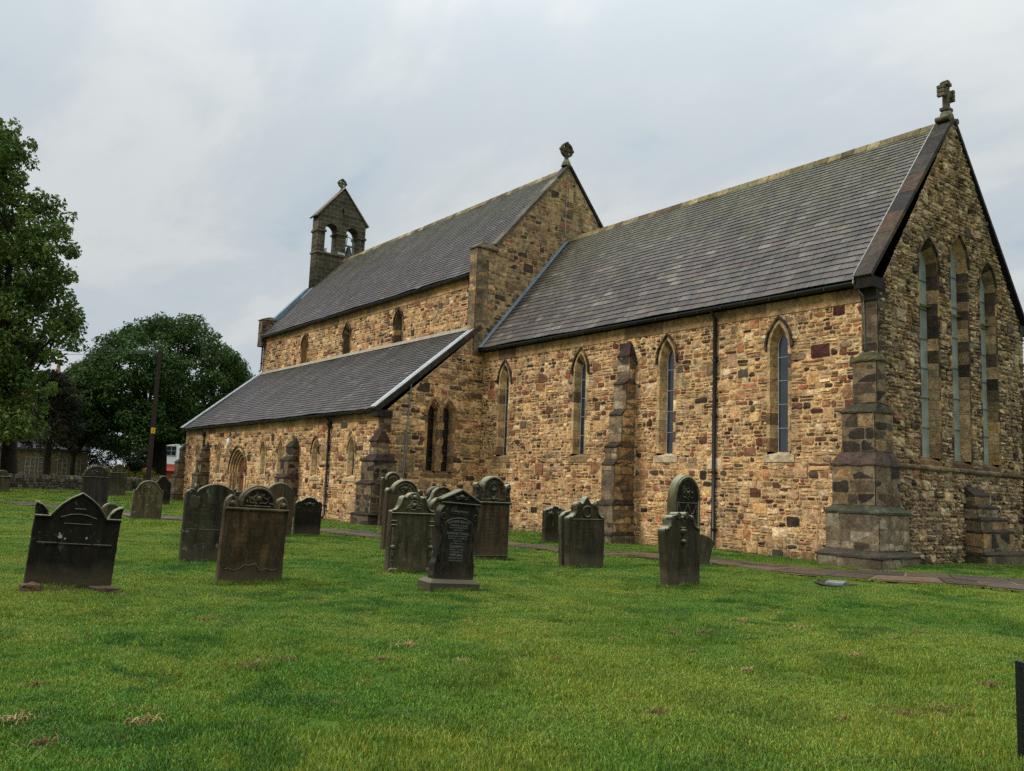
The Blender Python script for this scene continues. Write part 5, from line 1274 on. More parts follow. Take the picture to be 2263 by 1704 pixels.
# the black pedimented stone with lettering
g = grave('black lettered gravestone with a gabled pediment and waisted sides on a stepped plinth', 0.84, -13.80, -3, 3.2, 1.0, 1.0)
BK = G['black']
mb = MB()
pv = [(-0.40, -0.445, -0.2), (0.0, -0.445, -0.2), (0.0, 0.445, -0.2), (-0.40, 0.445, -0.2), (-0.40, -0.445, 0.15), (0.0, -0.445, 0.15), (0.0, 0.445, 0.15), (-0.40, 0.445, 0.15), (-0.34, -0.39, 0.205), (-0.05, -0.39, 0.205), (-0.05, 0.39, 0.205), (-0.34, 0.39, 0.205)]
mb.mesh(pv, [(0, 1, 5, 4), (1, 2, 6, 5), (2, 3, 7, 6), (3, 0, 4, 7), (4, 5, 9, 8), (5, 6, 10, 9), (6, 7, 11, 10), (7, 4, 8, 11), (8, 9, 10, 11)]); mb.build('plinth', grave_mat('speckled_black_stone', (0.032, 0.03, 0.024), (0.012, 0.012, 0.01), lich=0.3, stain=0.6, top_green=0.35), g)
right = [(0.355, 0.19), (0.355, 0.43), (0.335, 0.47), (0.318, 0.58), (0.300, 0.74), (0.298, 0.86), (0.312, 0.95), (0.335, 1.0), (0.345, 1.05), (0.345, 1.20), (0.33, 1.26), (0.285, 1.31), (0.265, 1.345), (0.275, 1.37), (0.345, 1.385), (0.36, 1.41), (0.0, 1.59)]
SB = slab(g, mirror(right), 0.17, BK, 0.008, -0.08)
for sg in (-1, 1):
    rim(g, [(sg*0.36, 1.405), (0, 1.575)], 0.022, BK, x=-0.075); rim(g, [(sg*(0.29+0.035*math.cos(t)), 1.16+0.05*math.sin(t)) for t in [2*math.pi*i/12 for i in range(13)]], 0.010, BK, 'carving', x=-0.08)
    rim(g, [(sg*(0.285+0.02*math.sin(i*1.7)), 0.3+i*0.06) for i in range(13)], 0.012, BK, 'carving', x=-0.078); rim(g, [(sg*.245, 0.26), (sg*.245, 1.06)], 0.010, BK, 'border', x=-0.08)
band(g, -0.35, 0.35, 1.345, 1.38, 0.03, BK).location.x = -0.08
rim(g, [(-0.24, 1.05)]+arcp(0, 1.0, 0.26, 150, 30, 14, 0.14)+[(0.24, 1.05)], 0.012, BK, x=-0.08); rim(g, [(-0.2, 1.30), (-0.2, 1.2), (0.2, 1.2), (0.2, 1.30)], 0.008, BK, 'border', x=-0.08); carving(g, BK, 0, 1.46, 0.3, 0.1, 71, -0.075, 9)
def inscription(root, lines, x):
    """incised lettering as one raised text mesh"""
    bm_v, bm_f = [], []
    dg0 = None
    for txt, z, size, arch in lines:
        cu = bpy.data.curves.new('t', 'FONT'); cu.body = txt; cu.size = size; cu.align_x = 'CENTER'; cu.extrude = 0.0015; cu.resolution_u = 2
        ob = bpy.data.objects.new('t', cu); COL.objects.link(ob); dg = bpy.context.evaluated_depsgraph_get()
        me = bpy.data.meshes.new_from_object(ob.evaluated_get(dg)); i0 = len(bm_v)
        for v in me.vertices:
            u, h = v.co.x*0.86, v.co.y
            bm_v.append((x+v.co.z, u, z+h-arch*(u/0.2)**2))
        for p in me.polygons: bm_f.append(tuple(i0+k for k in p.vertices))
        COL.objects.unlink(ob); bpy.data.objects.remove(ob); bpy.data.curves.remove(cu); bpy.data.meshes.remove(me)
    mb = MB(); mb.mesh(bm_v, bm_f, (1, 1, 1)); return mb.build('inscription', M['letter'], root)
inscription(g, [('In Loving Memory of', 1.235, 0.044, 0.0), ('RICHARD ELLIOTT', 1.075, 0.056, 0.028), ('OF SPARTYLEA, WHO DIED', 1.02, 0.030, 0.0), ('AND WAS INTERRED HERE 1871', 0.985, 0.027, 0), ('AGED 57 YEARS', 0.948, 0.027, 0),
   ('MARGARET CORING', 0.890, 0.050, 0), ('BELOVED WIFE OF THE ABOVE', 0.853, 0.029, 0), ('WHO DIED AT EAST HOUSE 1879', 0.817, 0.027, 0), ('AGED 63 YEARS', 0.782, 0.026, 0), ('AND THEIR DAUGHTERS', 0.745, 0.026, 0),
   ('ELIZABETH,', 0.690, 0.052, 0), ('BORN OCT. 1ST 1844', 0.650, 0.029, 0), ('DIED JUNE 8TH 1866', 0.612, 0.029, 0), ('MARY JANE', 0.560, 0.052, 0), ('BORN APRIL 14TH 1847', 0.520, 0.029, 0), ('DIED APRIL 28TH 1871', 0.482, 0.029, 0)], -0.076)
# small one by the wall, and the scroll-topped pair
g = grave('small grey gravestone with a fretted carved top across the path, close to the chancel wall', -8.95, -3.40, 0, -0.5, 0, 0.85)
slab(g, mirror([(0.41, -0.3), (0.39, 1.0), (0.36, 1.04), (0.27, 1.03), (0.23, 1.08), (0.14, 1.07), (0.09, 1.13), (0.0, 1.15)]), 0.17, G['grey'], 0.012)
carving(g, G['olive'], -0.2, 0.93, 0.3, 0.2, 81, n=9); carving(g, G['olive'], 0.2, 0.93, 0.3, 0.2, 82, n=9)
g = grave('dark gravestone with a pointed crest, carved ring and sloping scroll shoulders, right of centre', -1.62, -8.79, -4, 0.0, -1.5, 0.98)
DK = grave_mat('dark_olive_stone', (0.080, 0.07, 0.050), (0.028, 0.026, 0.019), lich=0.12, stain=0.5, top_green=0.8)
right = [(0.44, -0.3), (0.465, 0.5), (0.47, 1.02), (0.47, 1.075), (0.42, 1.09), (0.345, 1.13), (0.305, 1.19), (0.30, 1.28), (0.29, 1.345), (0.25, 1.395), (0.19, 1.40), (0.15, 1.37), (0.12, 1.36), (0.08, 1.40), (0.04, 1.46), (0.0, 1.51)]
slab(g, mirror(right), 0.17, DK, 0.012)
for sg in (-1, 1): rim(g, [(sg*0.46, 1.08), (sg*0.41, 1.075), (sg*0.34, 1.11), (sg*0.295, 1.18), (sg*0.285, 1.28), (sg*0.27, 1.34)], 0.024, DK); scroll(g, DK, sg*0.225, 1.335, 0.055, 0.15)
rim(g, [(0.11*math.cos(t), 1.20+0.115*math.sin(t)) for t in [2*math.pi*i/20 for i in range(21)]], 0.02, DK, 'carved_ring'); worn_text(g, DK, 0.5, 0.98, 0.7, 6, 103); rim(g, [(-0.44, 1.04), (0.44, 1.04)], 0.012, DK)
g = grave('plain thin grey slab leaning close behind the crested dark gravestone', -2.15, -8.56, -4, -0.6, -3.0, 0.9)
slab(g, mirror([(0.42, -0.3), (0.42, 1.12), (0.30, 1.21), (0.1, 1.26), (0, 1.27)]), 0.12, G['olive'], 0.02)
# right-hand cluster
g = grave('dark gravestone with twin scrolls on top and sides tapering to the foot', 1.55, -9.36, -2, -1.0, -2.0, 0.95)
right = [(0.39, -0.3), (0.40, 0.1), (0.445, 1.02), (0.41, 1.04), (0.335, 1.05), (0.30, 1.10), (0.29, 1.2), (0.25, 1.26), (0.16, 1.265), (0.06, 1.25), (0, 1.23)]
slab(g, mirror(right), 0.18, DK, 0.014)
for sg in (-1, 1):
    scroll(g, OL, sg*0.10, 1.265, 0.065, 0.17); scroll(g, OL, sg*0.26, 1.215, 0.05, 0.1)
    rim(g, [(sg*0.43, 1.02), (sg*0.36, 1.035), (sg*0.31, 1.08), (sg*0.29, 1.2)], 0.03, OL)
mb = MB(); mb.tube([(0.0, 0.0, 0.98), (0.03, 0, 0.98), (0.035, 0, 0.98)], [0.06, 0.05, 0.01], 10); mb.tube([(0, -0.06, 1.0), (0.03, 0.06, 1.0)], 0.018, 6); mb.tube([(0.0, 0.0, 0.80), (0.045, 0, 0.79), (0.05, 0, 0.785)], [0.05, 0.04, 0.01], 10); mb.tube([(.01, -.06, 1.05), (.01, .06, 1.05)], .015, 6); mb.build('carved_urn', DK, g)
worn_text(g, DK, 0.16, 0.28, 0.35, 1, 90)
for sg in (-1, 1): rim(g, [(sg*0.33, 0.15), (sg*0.37, 0.95)], 0.01, DK, 'border')
TG = grave_mat('pale_tan_grey_stone', (0.21, 0.19, 0.125), (0.10, 0.09, 0.055), (0.36, 0.35, 0.26), lich=0.4, stain=0.4, top_green=0.7)
g = grave('tall round-headed gravestone with a draped carved crown, behind the twin-scroll one', -1.9, -5.32, -2, 0.5, 0, 1.05)
slab(g, mirror([(0.45, -0.3), (0.45, 1.5)]+arcp(0, 1.5, 0.45, 0, 90, 14, 0.60)), 0.22, TG, 0.015)
rim(g, [(-0.41, 0.1), (-0.41, 1.5)]+arcp(0, 1.5, 0.41, 180, 0, 20, 0.555)+[(0.41, 1.5), (0.41, 0.1)], 0.035, TG)
mb = MB(); mb.face([(0.006, u, z) for u, z in [(-0.37, 0.1), (0.37, 0.1)]+arcp(0, 1.5, 0.37, 0, 180, 18, 0.50)]); mb.build('dark_panel', G['black'], g)
rim(g, [(-0.33, 0.9), (-0.33, 1.44), (0.33, 1.44), (0.33, 0.9)], 0.018, OL, 'border'); carving(g, G['grey'], 0, 1.68, 0.5, 0.4, 95, 0.012, 14)
for sg in (-1, 1): rim(g, [(sg*(0.02+0.28*t), 1.40-0.22*math.sin(math.pi*t)) for t in [i/10 for i in range(11)]], 0.016, OL, 'carved_drapery', x=0.012)
worn_text(g, G['grey'], 1.0, 1.25, 0.55, 4, 96, 0.008)
g = grave('small mossy gravestone tilting right, half hidden behind the twin-scroll one', -1.2, -5.64, -2, 13, -2, 0.6)
slab(g, mirror([(0.22, -0.3), (0.32, 0.66), (0.24, 0.73), (0.1, 0.75), (0, 0.75)]), 0.16, OL, 0.02)

# ------------------------------------------------------------------ low boundary wall, pole, guard
def frame_map(p0, p1, z0=0):
    d = Vector((p1[0]-p0[0], p1[1]-p0[1], 0)); l = d.length; t = d/l; n = Vector((t.y, -t.x, 0))
    return l, (lambda s, z, q: (p0[0]+t.x*s+n.x*q, p0[1]+t.y*s+n.y*q, z0+z))
def boundary_wall():
    p0, p1 = (-41.0, -21.0), (-66.0, 6.1)
    # seen from the churchyard, whose side lies to the right when walking north-west -> reverse the run so it faces east
    l, Mf = frame_map(p0, p1, 0.40); mb = MB(); pal = [(6, lin(104, 98, 84)), (5, lin(84, 78, 68)), (4, lin(66, 62, 54)), (3, lin(120, 112, 92)), (2, lin(54, 50, 44))]
    masonry(mb, Mf, 0, l, -0.5, 0.78, pal, lin(44, 40, 34), seed=61, rows=(0.10, 0.2), rel=0.03, split=0.2, jump=0.05)
    rng = random.Random(5); s = 0
    while s < l:                                         # upright cope stones, leaning a little
        w = rng.uniform(0.12, 0.22); h = rng.uniform(0.2, 0.28); k = rng.uniform(0.02, 0.06); c = pick(pal, rng); a, b_ = s+0.01, s+w-0.01
        v = [Mf(a, .78, .03), Mf(b_, .78, .03), Mf(b_+k, .78+h, -.02), Mf(a+k, .78+h*.92, -.02), Mf(a, .78, -.4), Mf(b_, .78, -.4), Mf(b_+k, .78+h, -.34), Mf(a+k, .78+h*.92, -.34)]
        mb.mesh(v, [(0, 1, 2, 3), (1, 5, 6, 2), (5, 4, 7, 6), (4, 0, 3, 7), (3, 2, 6, 7)], c); s += w
    mb.face([Mf(0, -0.5, -.38), Mf(0, .78, -.38), Mf(l, .78, -.38), Mf(l, -.5, -.38)], lin(60, 56, 48))
    o = mb.build('boundary_wall', M['rubble_grey']); tag(o, 'low dark stone boundary wall with upright cope stones at the far left', 'wall')
boundary_wall()
PX, PY = -46.0, -6.0
t = thing('telephone_pole', 'dark brown wooden telephone pole with a small yellow plate in front of the big sycamore', 'telephone pole', (PX, PY, gz(PX, PY)))
mb = MB(); mb.tube([(0, 0, -0.5), (0, 0, 4), (0.02, 0.02, 9.4)], [0.17, 0.15, 0.125], 12); mb.tube([(0.02, 0.02, 9.38), (0.02, 0.02, 9.52)], [0.11, 0.03], 10)
M['pole'] = plain_mat('creosoted_wood', (0.035, 0.022, 0.016), 0.75, 0.2, 0.35, 6, 0.4); mb.build('pole', M['pole'], t)
M['yellow'] = plain_mat('yellow_plate', (0.70, 0.42, 0.02), 0.5, 0.4, 0.08)
mb = MB(); mb.box(0.145, 0.17, -0.13, 0.13, 4.0, 4.36); pl_ = mb.build('warning_plate', M['yellow'], t)
mb = MB(); mb.face([(0.174, -0.05, 4.08), (0.174, 0.05, 4.08), (0.174, 0.0, 4.16)]); mb.face([(0.174, -0.03, 4.2), (0.174, 0.06, 4.2), (0.174, 0.0, 4.3)]); mb.build('plate_symbol', M['iron'], pl_)
for k, (dy, zz) in enumerate(((-22, 10.2), (-22, 9.6))):
    mb = MB(); n = 14; z0 = gz(PX, PY)+9.35-0.12*k
    mb.tube([(PX-14*i/n, PY+dy*i/n, z0+(zz-z0)*i/n-1.0*math.sin(math.pi*i/n)*0.6) for i in range(n+1)], 0.014, 4, caps=False)
    o = mb.build('overhead_cable', M['iron']); tag(o, 'upper thin black cable from the telephone pole to the left' if k == 0 else 'lower thin black cable from the telephone pole to the left', 'cable', 'overhead cables')
def tree_guard():
    gx, gy = 9.50, -15.30; t = thing('tree_guard', 'black wire mesh guard cut off by the right edge of the photo', 'tree guard', (gx, gy, gz(gx, gy)), (0, 0, R(-28)))
    s = 0.9; h = 0.63
    for x, y in ((0, 0), (s, 0), (0, s), (s, s)):
        mb = MB(); mb.box(x-.018, x+.018, y-.018, y+.018, -0.2, h); mb.build('post', M['iron'], t)
    for a, b_ in (((0, 0), (s, 0)), ((0, 0), (0, s)), ((s, 0), (s, s)), ((0, s), (s, s))):
        mb = MB()
        x0, x1 = min(a[0], b_[0]), max(a[0], b_[0]); y0, y1 = min(a[1], b_[1]), max(a[1], b_[1])
        if x1 > x0: mb.box(x0+.02, x1-.02, y0-.013, y0+.013, h-.03, h-.001)
        else: mb.box(x0-.013, x0+.013, y0+.02, y1-.02, h-.03, h-.001)
        mb.build('top_rail', M['iron'], t)
        mb = MB(); o = 0.022
        nrm = (0, -o) if a[1] == b_[1] == 0 else (0, o) if a[1] == b_[1] else (-o, 0) if a[0] == b_[0] == 0 else (o, 0)
        for i in range(1, 13): mb.tube([(a[0]+nrm[0], a[1]+nrm[1], i*h/12.5), (b_[0]+nrm[0], b_[1]+nrm[1], i*h/12.5)], 0.0018, 4, caps=False)
        for i in range(0, 19):
            q = i/18; x, y = a[0]+(b_[0]-a[0])*q+nrm[0]*1.08, a[1]+(b_[1]-a[1])*q+nrm[1]*1.08; mb.tube([(x, y, 0), (x, y, h)], 0.0018, 4, caps=False)
        mb.build('wire_mesh', M['iron'], t)
tree_guard()

# ------------------------------------------------------------------ trees
def leaf_mesh(name, cen, nor, size, cols, parent, mat):
    """many small leaf blades from numpy arrays: centres, facing, size, colour"""
    n = len(cen); rs = np.random.RandomState(len(cen) % 9999)
    a = rs.normal(size=(n, 3)); u = np.cross(nor, a); u /= np.linalg.norm(u, axis=1)[:, None]+1e-9; w = np.cross(nor, u)
    L = (size*rs.uniform(0.7, 1.3, n))[:, None]; B = L*rs.uniform(0.45, 0.7, n)[:, None]; up = nor*L*0.18
    V = np.stack([cen-u*L*0.5, cen+w*B*0.5+up*0.5, cen+u*L*0.5-up, cen-w*B*0.5+up*0.5], 1).reshape(-1, 3)
    me = bpy.data.meshes.new(name); me.vertices.add(4*n); me.loops.add(4*n); me.polygons.add(n)
    me.vertices.foreach_set('co', V.astype(np.float32).ravel()); me.loops.foreach_set('vertex_index', np.arange(4*n, dtype=np.int32))
    me.polygons.foreach_set('loop_start', np.arange(0, 4*n, 4, dtype=np.int32)); me.polygons.foreach_set('loop_total', np.full(n, 4, dtype=np.int32))
    at = me.color_attributes.new('Col', 'FLOAT_COLOR', 'POINT'); c = np.repeat(np.concatenate([cols, np.ones((n, 1))], 1), 4, 0); at.data.foreach_set('color', c.astype(np.float32).ravel())
    me.materials.append(mat); me.update(); me.validate(); o = bpy.data.objects.new(name, me); COL.objects.link(o)
    if parent: o.parent = parent
    return o
def puffs_to_leaves(puffs, per, size, base, seed, flat=0.75, up=0.5, hue=0.25):
    rs = np.random.RandomState(seed); C, Nn, K = [], [], []
    for (x, y, z, r) in puffs:
        n = int(per*r*r); d = rs.normal(size=(n, 3)); d /= np.linalg.norm(d, axis=1)[:, None]; rad = r*rs.uniform(0.25, 1, n)**0.5
        p = d*rad[:, None]; p[:, 2] *= flat; p += rs.normal(size=(n, 3))*r*0.10; C.append(p+np.array([x, y, z]))
        nn = d*0.6+rs.normal(size=(n, 3))*0.55; nn[:, 2] += up; Nn.append(nn/np.linalg.norm(nn, axis=1)[:, None])
        k = rs.uniform(0.75, 1.25)*np.ones(n)*rs.uniform(0.7, 1.3, n); t = rs.uniform(-hue, hue, n)[:, None]+rs.uniform(-hue, hue)
        K.append(np.array(base)[None, :]*k[:, None]*np.concatenate([1+t*1.2, 1+t*0.4, 1-t*0.5], 1))
    return np.concatenate(C), np.concatenate(Nn), np.full(sum(map(len, C)), size), np.clip(np.concatenate(K), 0.002, 0.5)
def limb(mb, p0, p1, r0, r1, rng, wob=0.08, n=5):
    p0, p1 = Vector(p0), Vector(p1); l = (p1-p0).length; pts = []
    for i in range(n+1):
        t = i/n; q = p0.lerp(p1, t)
        if 0 < i < n: q += Vector((rng.uniform(-1, 1), rng.uniform(-1, 1), rng.uniform(-.5, .9)))*wob*l
        pts.append(q)
    mb.tube(pts, [r0+(r1-r0)*i/n for i in range(n+1)], 7)
    return pts
def tree(label, loc, trunk_h, trunk_r, puffs, per, leaf, base, seed, name='broadleaf_tree', cat='tree', hub=None, limbs=26, **kw):
    t = thing(name, label, cat, loc); rng = random.Random(seed); mb = MB()
    hub = hub or (0, 0, trunk_h)
    limb(mb, (0, 0, -0.5), hub, trunk_r*1.25, trunk_r*0.8, rng, 0.02)
    for q in rng.sample(puffs, min(limbs, len(puffs))):
        m = Vector(hub).lerp(Vector(q[:3]), 0.5)+Vector((0, 0, rng.uniform(-.3, .8)))
        pts = limb(mb, hub, m, trunk_r*0.45, trunk_r*0.22, rng, 0.06, 4); limb(mb, m, q[:3], trunk_r*0.22, trunk_r*0.06, rng, 0.07, 4)
    mb.build('trunk', M['bark'], t)
    leaf_mesh('crown', *puffs_to_leaves(puffs, per, leaf, base, seed, **kw), t, M['leaf'])
    return t
rng = random.Random(77)
# sycamore behind the pole: broad dome
P = []
def dome(y):   # (bottom, top) of the crown, metres above the foot, along the width seen in the photo
    ys = [-8.4, -7.2, -5, -2, 0.8, 3, 5, 7, 8.6]; tp = [8.0, 10.6, 13.6, 15.8, 16.3, 15.6, 13.6, 11.6, 7.5]; bt = [6.0, 4.6, 3.6, 3.2, 4.6, 4.4, 3.8, 4.0, 5.6]
    return np.interp(y, ys, bt), np.interp(y, ys, tp)
for i in range(1100):
    y = rng.uniform(-8.0, 8.3); b0, t0 = dome(y); f = rng.random(); hw = 7.5*math.sqrt(max(0.05, 1-(y/9.0)**2))
    x = rng.uniform(-hw, hw); k = math.sqrt(max(0, 1-(x/(hw+.01))**2))
    z = b0+(t0-b0)*rng.random(); zt = b0+(t0-b0)*(0.45+0.55*k)
    if z > zt: continue
    depth = min((zt-z)/2.5, (hw-abs(x))/2.5, 1)
    if depth > 0.75 and rng.random() < 0.8: continue
    r = rng.uniform(0.7, 1.3)
    z = min(z, zt-r*0.6); k = rng.random(); z += 0.7*(k > 0.9); y *= 1.0+0.06*(k < 0.12); P.append((x, y, z, r*(0.7 if k > 0.9 or k < 0.12 else 1)))
tree('broad dark green sycamore with a domed crown beyond the boundary wall', (-70.0, 1.1, 0.5), 3.6, 0.75, P, 190, 0.27, (0.042, 0.080, 0.016), 201, hub=(0, 0, 4.2), limbs=60, hue=0.12)
# big tree at the left edge of the photo, hanging branches
P = []
zs_ = [1.7, 3.0, 4.8, 6.6, 8.7, 9.8, 10.7, 11.6, 12.6, 13.6, 15.5, 16.7, 18.6, 19.6, 20.5, 23.0, 24.5]; rt_ = [0.5, 0.8, 1.3, 1.25, 1.3, 2.0, 2.9, 3.6, 2.6, 1.8, 2.05, 1.4, 1.8, 0.3, -0.3, -1.7, -3.4]
for i in range(1050):
    z = rng.uniform(1.4, 24.3); rr_ = float(np.interp(z, zs_, rt_)); y = rng.uniform(-8.5, rr_)
    hw = 4.5; x = rng.uniform(-hw, hw)*math.sqrt(max(0.1, 1-(abs(y)/9.5)**2))
    edge = rr_-y
    if edge > 2.2 and abs(x) < 2.4 and rng.random() < 0.35: continue
    if z < 4.2 and y > -2.0: continue
    r = rng.uniform(0.4, 0.9)*(0.8 if edge < 1 else 1)
    P.append((x, y-r*0.1+(0.3 if z > 7 else 0), z-0.9, r))
tree('tall leafy tree with drooping branches at the left edge of the photo', (-51.47, -13.01, 0.4), 5.0, 0.45, P, 190, 0.29, (0.100, 0.150, 0.032), 202, hub=(0, -0.5, 5.5), limbs=60, flat=0.9, up=0.3, hue=0.2)
# dark bronze conifer-like tree between them
P = []
for i in range(130):
    z = rng.uniform(3.0, 8.8); w = 2.5*(1-(z/9.8))**0.7+0.35; a = rng.uniform(0, 6.28); q = rng.uniform(0.5, 1)*w
    P.append((q*math.cos(a), q*math.sin(a)*1.25, z, rng.uniform(0.3, 0.62)))
tree('thin dark bronze conifer in front of the stone house', (-62.0, -9.3, 0.5), 4.0, 0.26, P, 330, 0.19, (0.026, 0.027, 0.013), 203, name='conifer', hub=(0, 0, 6.0), limbs=60, flat=0.5, up=0.1, hue=0.3)
P = []
for i in range(70):
    z = rng.uniform(3.6, 7.0); a = rng.uniform(0, 6.28); w = 2.3; P.append((w*rng.random()*math.cos(a), w*rng.random()*math.sin(a)*1.2, z, rng.uniform(0.45, 0.9)))
tree('dark bushy tree between the bronze conifer and the sycamore', (-66.5, -6.6, 0.5), 2.5, 0.25, P, 300, 0.2, (0.024, 0.036, 0.014), 204, limbs=24, flat=0.7)
P = [(rng.uniform(-1.2, 1.2), rng.uniform(-2.0, 2.0), rng.uniform(0.4, 1.5), rng.uniform(0.35, 0.6)) for i in range(40)]
tree('yellow-green garden shrub below the sycamore branches', (-62.5, -3.2, 0.5), 0.4, 0.05, P, 420, 0.13, (0.13, 0.125, 0.022), 205, name='shrub', cat='shrub', limbs=12, hub=(0, 0, 0.3))
P = [(rng.uniform(-1.2, 1.2), rng.uniform(-3.2, 3.2), rng.uniform(0.2, 0.8), rng.uniform(0.3, 0.5)) for i in range(46)]
tree('low dark green hedge bush under the sycamore by the gravestones', (-57.5, -1.6, 0.5), 0.3, 0.05, P, 420, 0.12, (0.035, 0.05, 0.016), 206, name='bush', cat='bush', limbs=8, hub=(0, 0, 0.2))

P = []
for i in range(60):
    P.append((rng.uniform(-2, 2), rng.uniform(-3.6, 3.2), rng.uniform(0.6, 4.2), rng.uniform(0.5, 0.95)))
tree('dense dark bushy tree filling the gap between the two houses', (-82.0, 0.6, 0.5), 1.0, 0.15, P, 260, 0.22, (0.026, 0.042, 0.016), 207, limbs=14, flat=0.8, hub=(0, 0, 1.0))
# ------------------------------------------------------------------ houses beyond the wall
def house_box(name, mat, root, p0, p1, depth, z0, z1, col=(1, 1, 1), stones=None):
    l, Mf = frame_map(p0, p1); mb = MB()
    if stones: masonry(mb, Mf, 0, l, z0, z1, stones, MORTAR_D, seed=33, rows=(0.2, 0.32), rel=0.012, jump=0.03, split=0.1)
    else: mb.face([Mf(0, z0, 0), Mf(l, z0, 0), Mf(l, z1, 0), Mf(0, z1, 0)], col)
    c = MORTAR_D if stones else col
    mb.face([Mf(0, z0, -depth), Mf(0, z0, 0), Mf(0, z1, 0), Mf(0, z1, -depth)], c); mb.face([Mf(l, z0, 0), Mf(l, z0, -depth), Mf(l, z1, -depth), Mf(l, z1, 0)], c); mb.face([Mf(l, z0, -depth), Mf(0, z0, -depth), Mf(0, z1, -depth), Mf(l, z1, -depth)], c)
    return mb.build(name, mat, root), l, Mf
M['frame'] = plain_mat('shaded_white_frame', (0.30, 0.30, 0.28), 0.6, 0.3, 0.1)  # white frames greyed, their shade put into the base colour
def house_window(root, Mf, s0, s1, z0, z1, nx=2, nz=4, surround=None):
    fb = MB()
    def bx(a, b_, c, d, q0, q1): 
        v = [Mf(s, z, q) for q in (q0, q1) for z in (c, d) for s in (a, b_)]
        fb.mesh(v, [(4, 5, 7, 6), (0, 1, 5, 4), (1, 3, 7, 5), (3, 2, 6, 7), (2, 0, 4, 6)])
    t = 0.05
    bx(s0-t, s0, z0-t, z1+t, 0, .06); bx(s1, s1+t, z0-t, z1+t, 0, .06); bx(s0, s1, z1, z1+t, 0, .06); bx(s0-.1, s1+.1, z0-t-.04, z0, 0, .09)
    for i in range(1, nx): q = s0+(s1-s0)*i/nx; bx(q-.025, q+.025, z0, z1, 0, .04)
    for i in range(1, nz): q = z0+(z1-z0)*i/nz; bx(s0, s1, q-.02, q+.02, 0, .035)
    f = fb.build('window', M['frame'], root); g_ = MB(); g_.face([Mf(s0, z0, .015), Mf(s1, z0, .015), Mf(s1, z1, .015), Mf(s0, z1, .015)]); g_.build('pane', M['glass_dark'], f)
def gable_roof(root, Mf, l, depth, z, rise, mat, col, ov=0.35, name='roof'):
    mb = MB(); h = depth/2
    for sg in (0, 1):
        q0, q1 = (ov, -h) if sg == 0 else (-depth-ov, -h)
        for s in range(int((l+2*ov)/0.6)):
            pass
        v = [Mf(-ov, z-ov*rise/h, q0), Mf(l+ov, z-ov*rise/h, q0), Mf(l+ov, z+rise, q1), Mf(-ov, z+rise, q1)]; mb.face(v if sg == 0 else v[::-1], col)
        v2 = [Mf(-ov, z-ov*rise/h-.12, q0), Mf(l+ov, z-ov*rise/h-.12, q0), Mf(l+ov, z-ov*rise/h, q0), Mf(-ov, z-ov*rise/h, q0)]; mb.face(v2 if sg == 0 else v2[::-1], col)
    for s in (0, l): mb.face([Mf(s, z, 0), Mf(s, z, -depth), Mf(s, z+rise-.05, -h)], (0.3, 0.26, 0.2))
    return mb.build(name, mat, root)
def tile_mat(name, col):
    m, nt, b = mat_base(name, 0.8, 0.2); k = NT(nt); p = k.coord('Object'); wv = k.N('ShaderNodeTexWave'); wv.bands_direction = 'Z'; wv.inputs['Scale'].default_value = 2.2; wv.inputs['Distortion'].default_value = 0.6
    nt.links.new(p, wv.inputs['Vector']); n = k.noise(p, 3, 5, 0.6)
    c = k.mix(1.0, col, k.ramp(n, (0.3, 0.7), (0.7, 1.3)), 'MULTIPLY'); c = k.mix(0.35, c, k.mix(1.0, c, wv.outputs['Color'], 'MULTIPLY'))
    nt.links.new(c, b.inputs['Base Color']); return m
M['red_tile'] = tile_mat('red_clay_tile', lin(150, 62, 44)); M['dark_tile'] = tile_mat('dark_slate_tile', (0.05, 0.05, 0.055)); M['rust_tile'] = tile_mat('rust_tile', lin(108, 74, 60))
M['render'] = plain_mat('white_render', (0.74, 0.75, 0.75), 0.8, 0.2, 0.06, 1.2)
HST = [(6, lin(168, 146, 108)), (5, lin(150, 130, 98)), (3, lin(132, 114, 88)), (2, lin(110, 96, 76))]
h = thing('stone_house', 'two-storey sandstone house with a tall chimney half hidden behind the trees', 'house', (0, 0, 0))
_, l, Mf = house_box('front_wing', M['rubble_grey'], h, (-76.2, -14.5), (-74.3, -3.9), 4.5, 0.2, 3.5, stones=HST)
s_of = lambda y: (y+14.5)/10.6*l
for ya, yb in ((-8.75, -8.05), (-7.75, -7.1), (-6.25, -5.55), (-5.1, -4.45), (-11.6, -10.8)): house_window(h, Mf, s_of(ya), s_of(yb), 1.25, 2.85)
mb = MB(); v = [Mf(-.2, 3.5, .25), Mf(l+.2, 3.5, .25), Mf(l+.2, 3.7, .25), Mf(-.2, 3.7, .25), Mf(-.2, 4.3, -4.5), Mf(l+.2, 4.3, -4.5)]; mb.face(v[:4]); mb.face([v[3], v[2], v[5], v[4]]); mb.build('lean_to_roof', M['dark_tile'], h)
_, l2, Mf2 = house_box('wall', M['rubble_grey'], h, (-80.6, -14.0), (-78.9, -3.5), 7, 0.2, 6.6, stones=HST)
for s in (1.2, 4.4, 7.6): house_window(h, Mf2, s, s+0.9, 4.6, 6.1, 2, 2)
gable_roof(h, Mf2, l2, 7, 6.6, 3.4, M['rust_tile'], (1, 1, 1))
mb = MB(); x, y = -81.5, -6.0
mb.box(x-.5, x+.5, y-.45, y+.45, 8.2, 11.0, lin(160, 140, 110)); mb.box(x-.6, x+.6, y-.55, y+.55, 11.0, 11.2, lin(120, 104, 84)); ch = mb.build('chimney', M['ashlar'], h)
mb = MB(); mb.tube([(x, y+.1, 11.2), (x, y+.1, 11.6), (x, y+.1, 12.1)], [0.26, 0.2, 0.16], 10, lin(150, 110, 84)); mb.build('chimney_pot', M['ashlar'], ch)
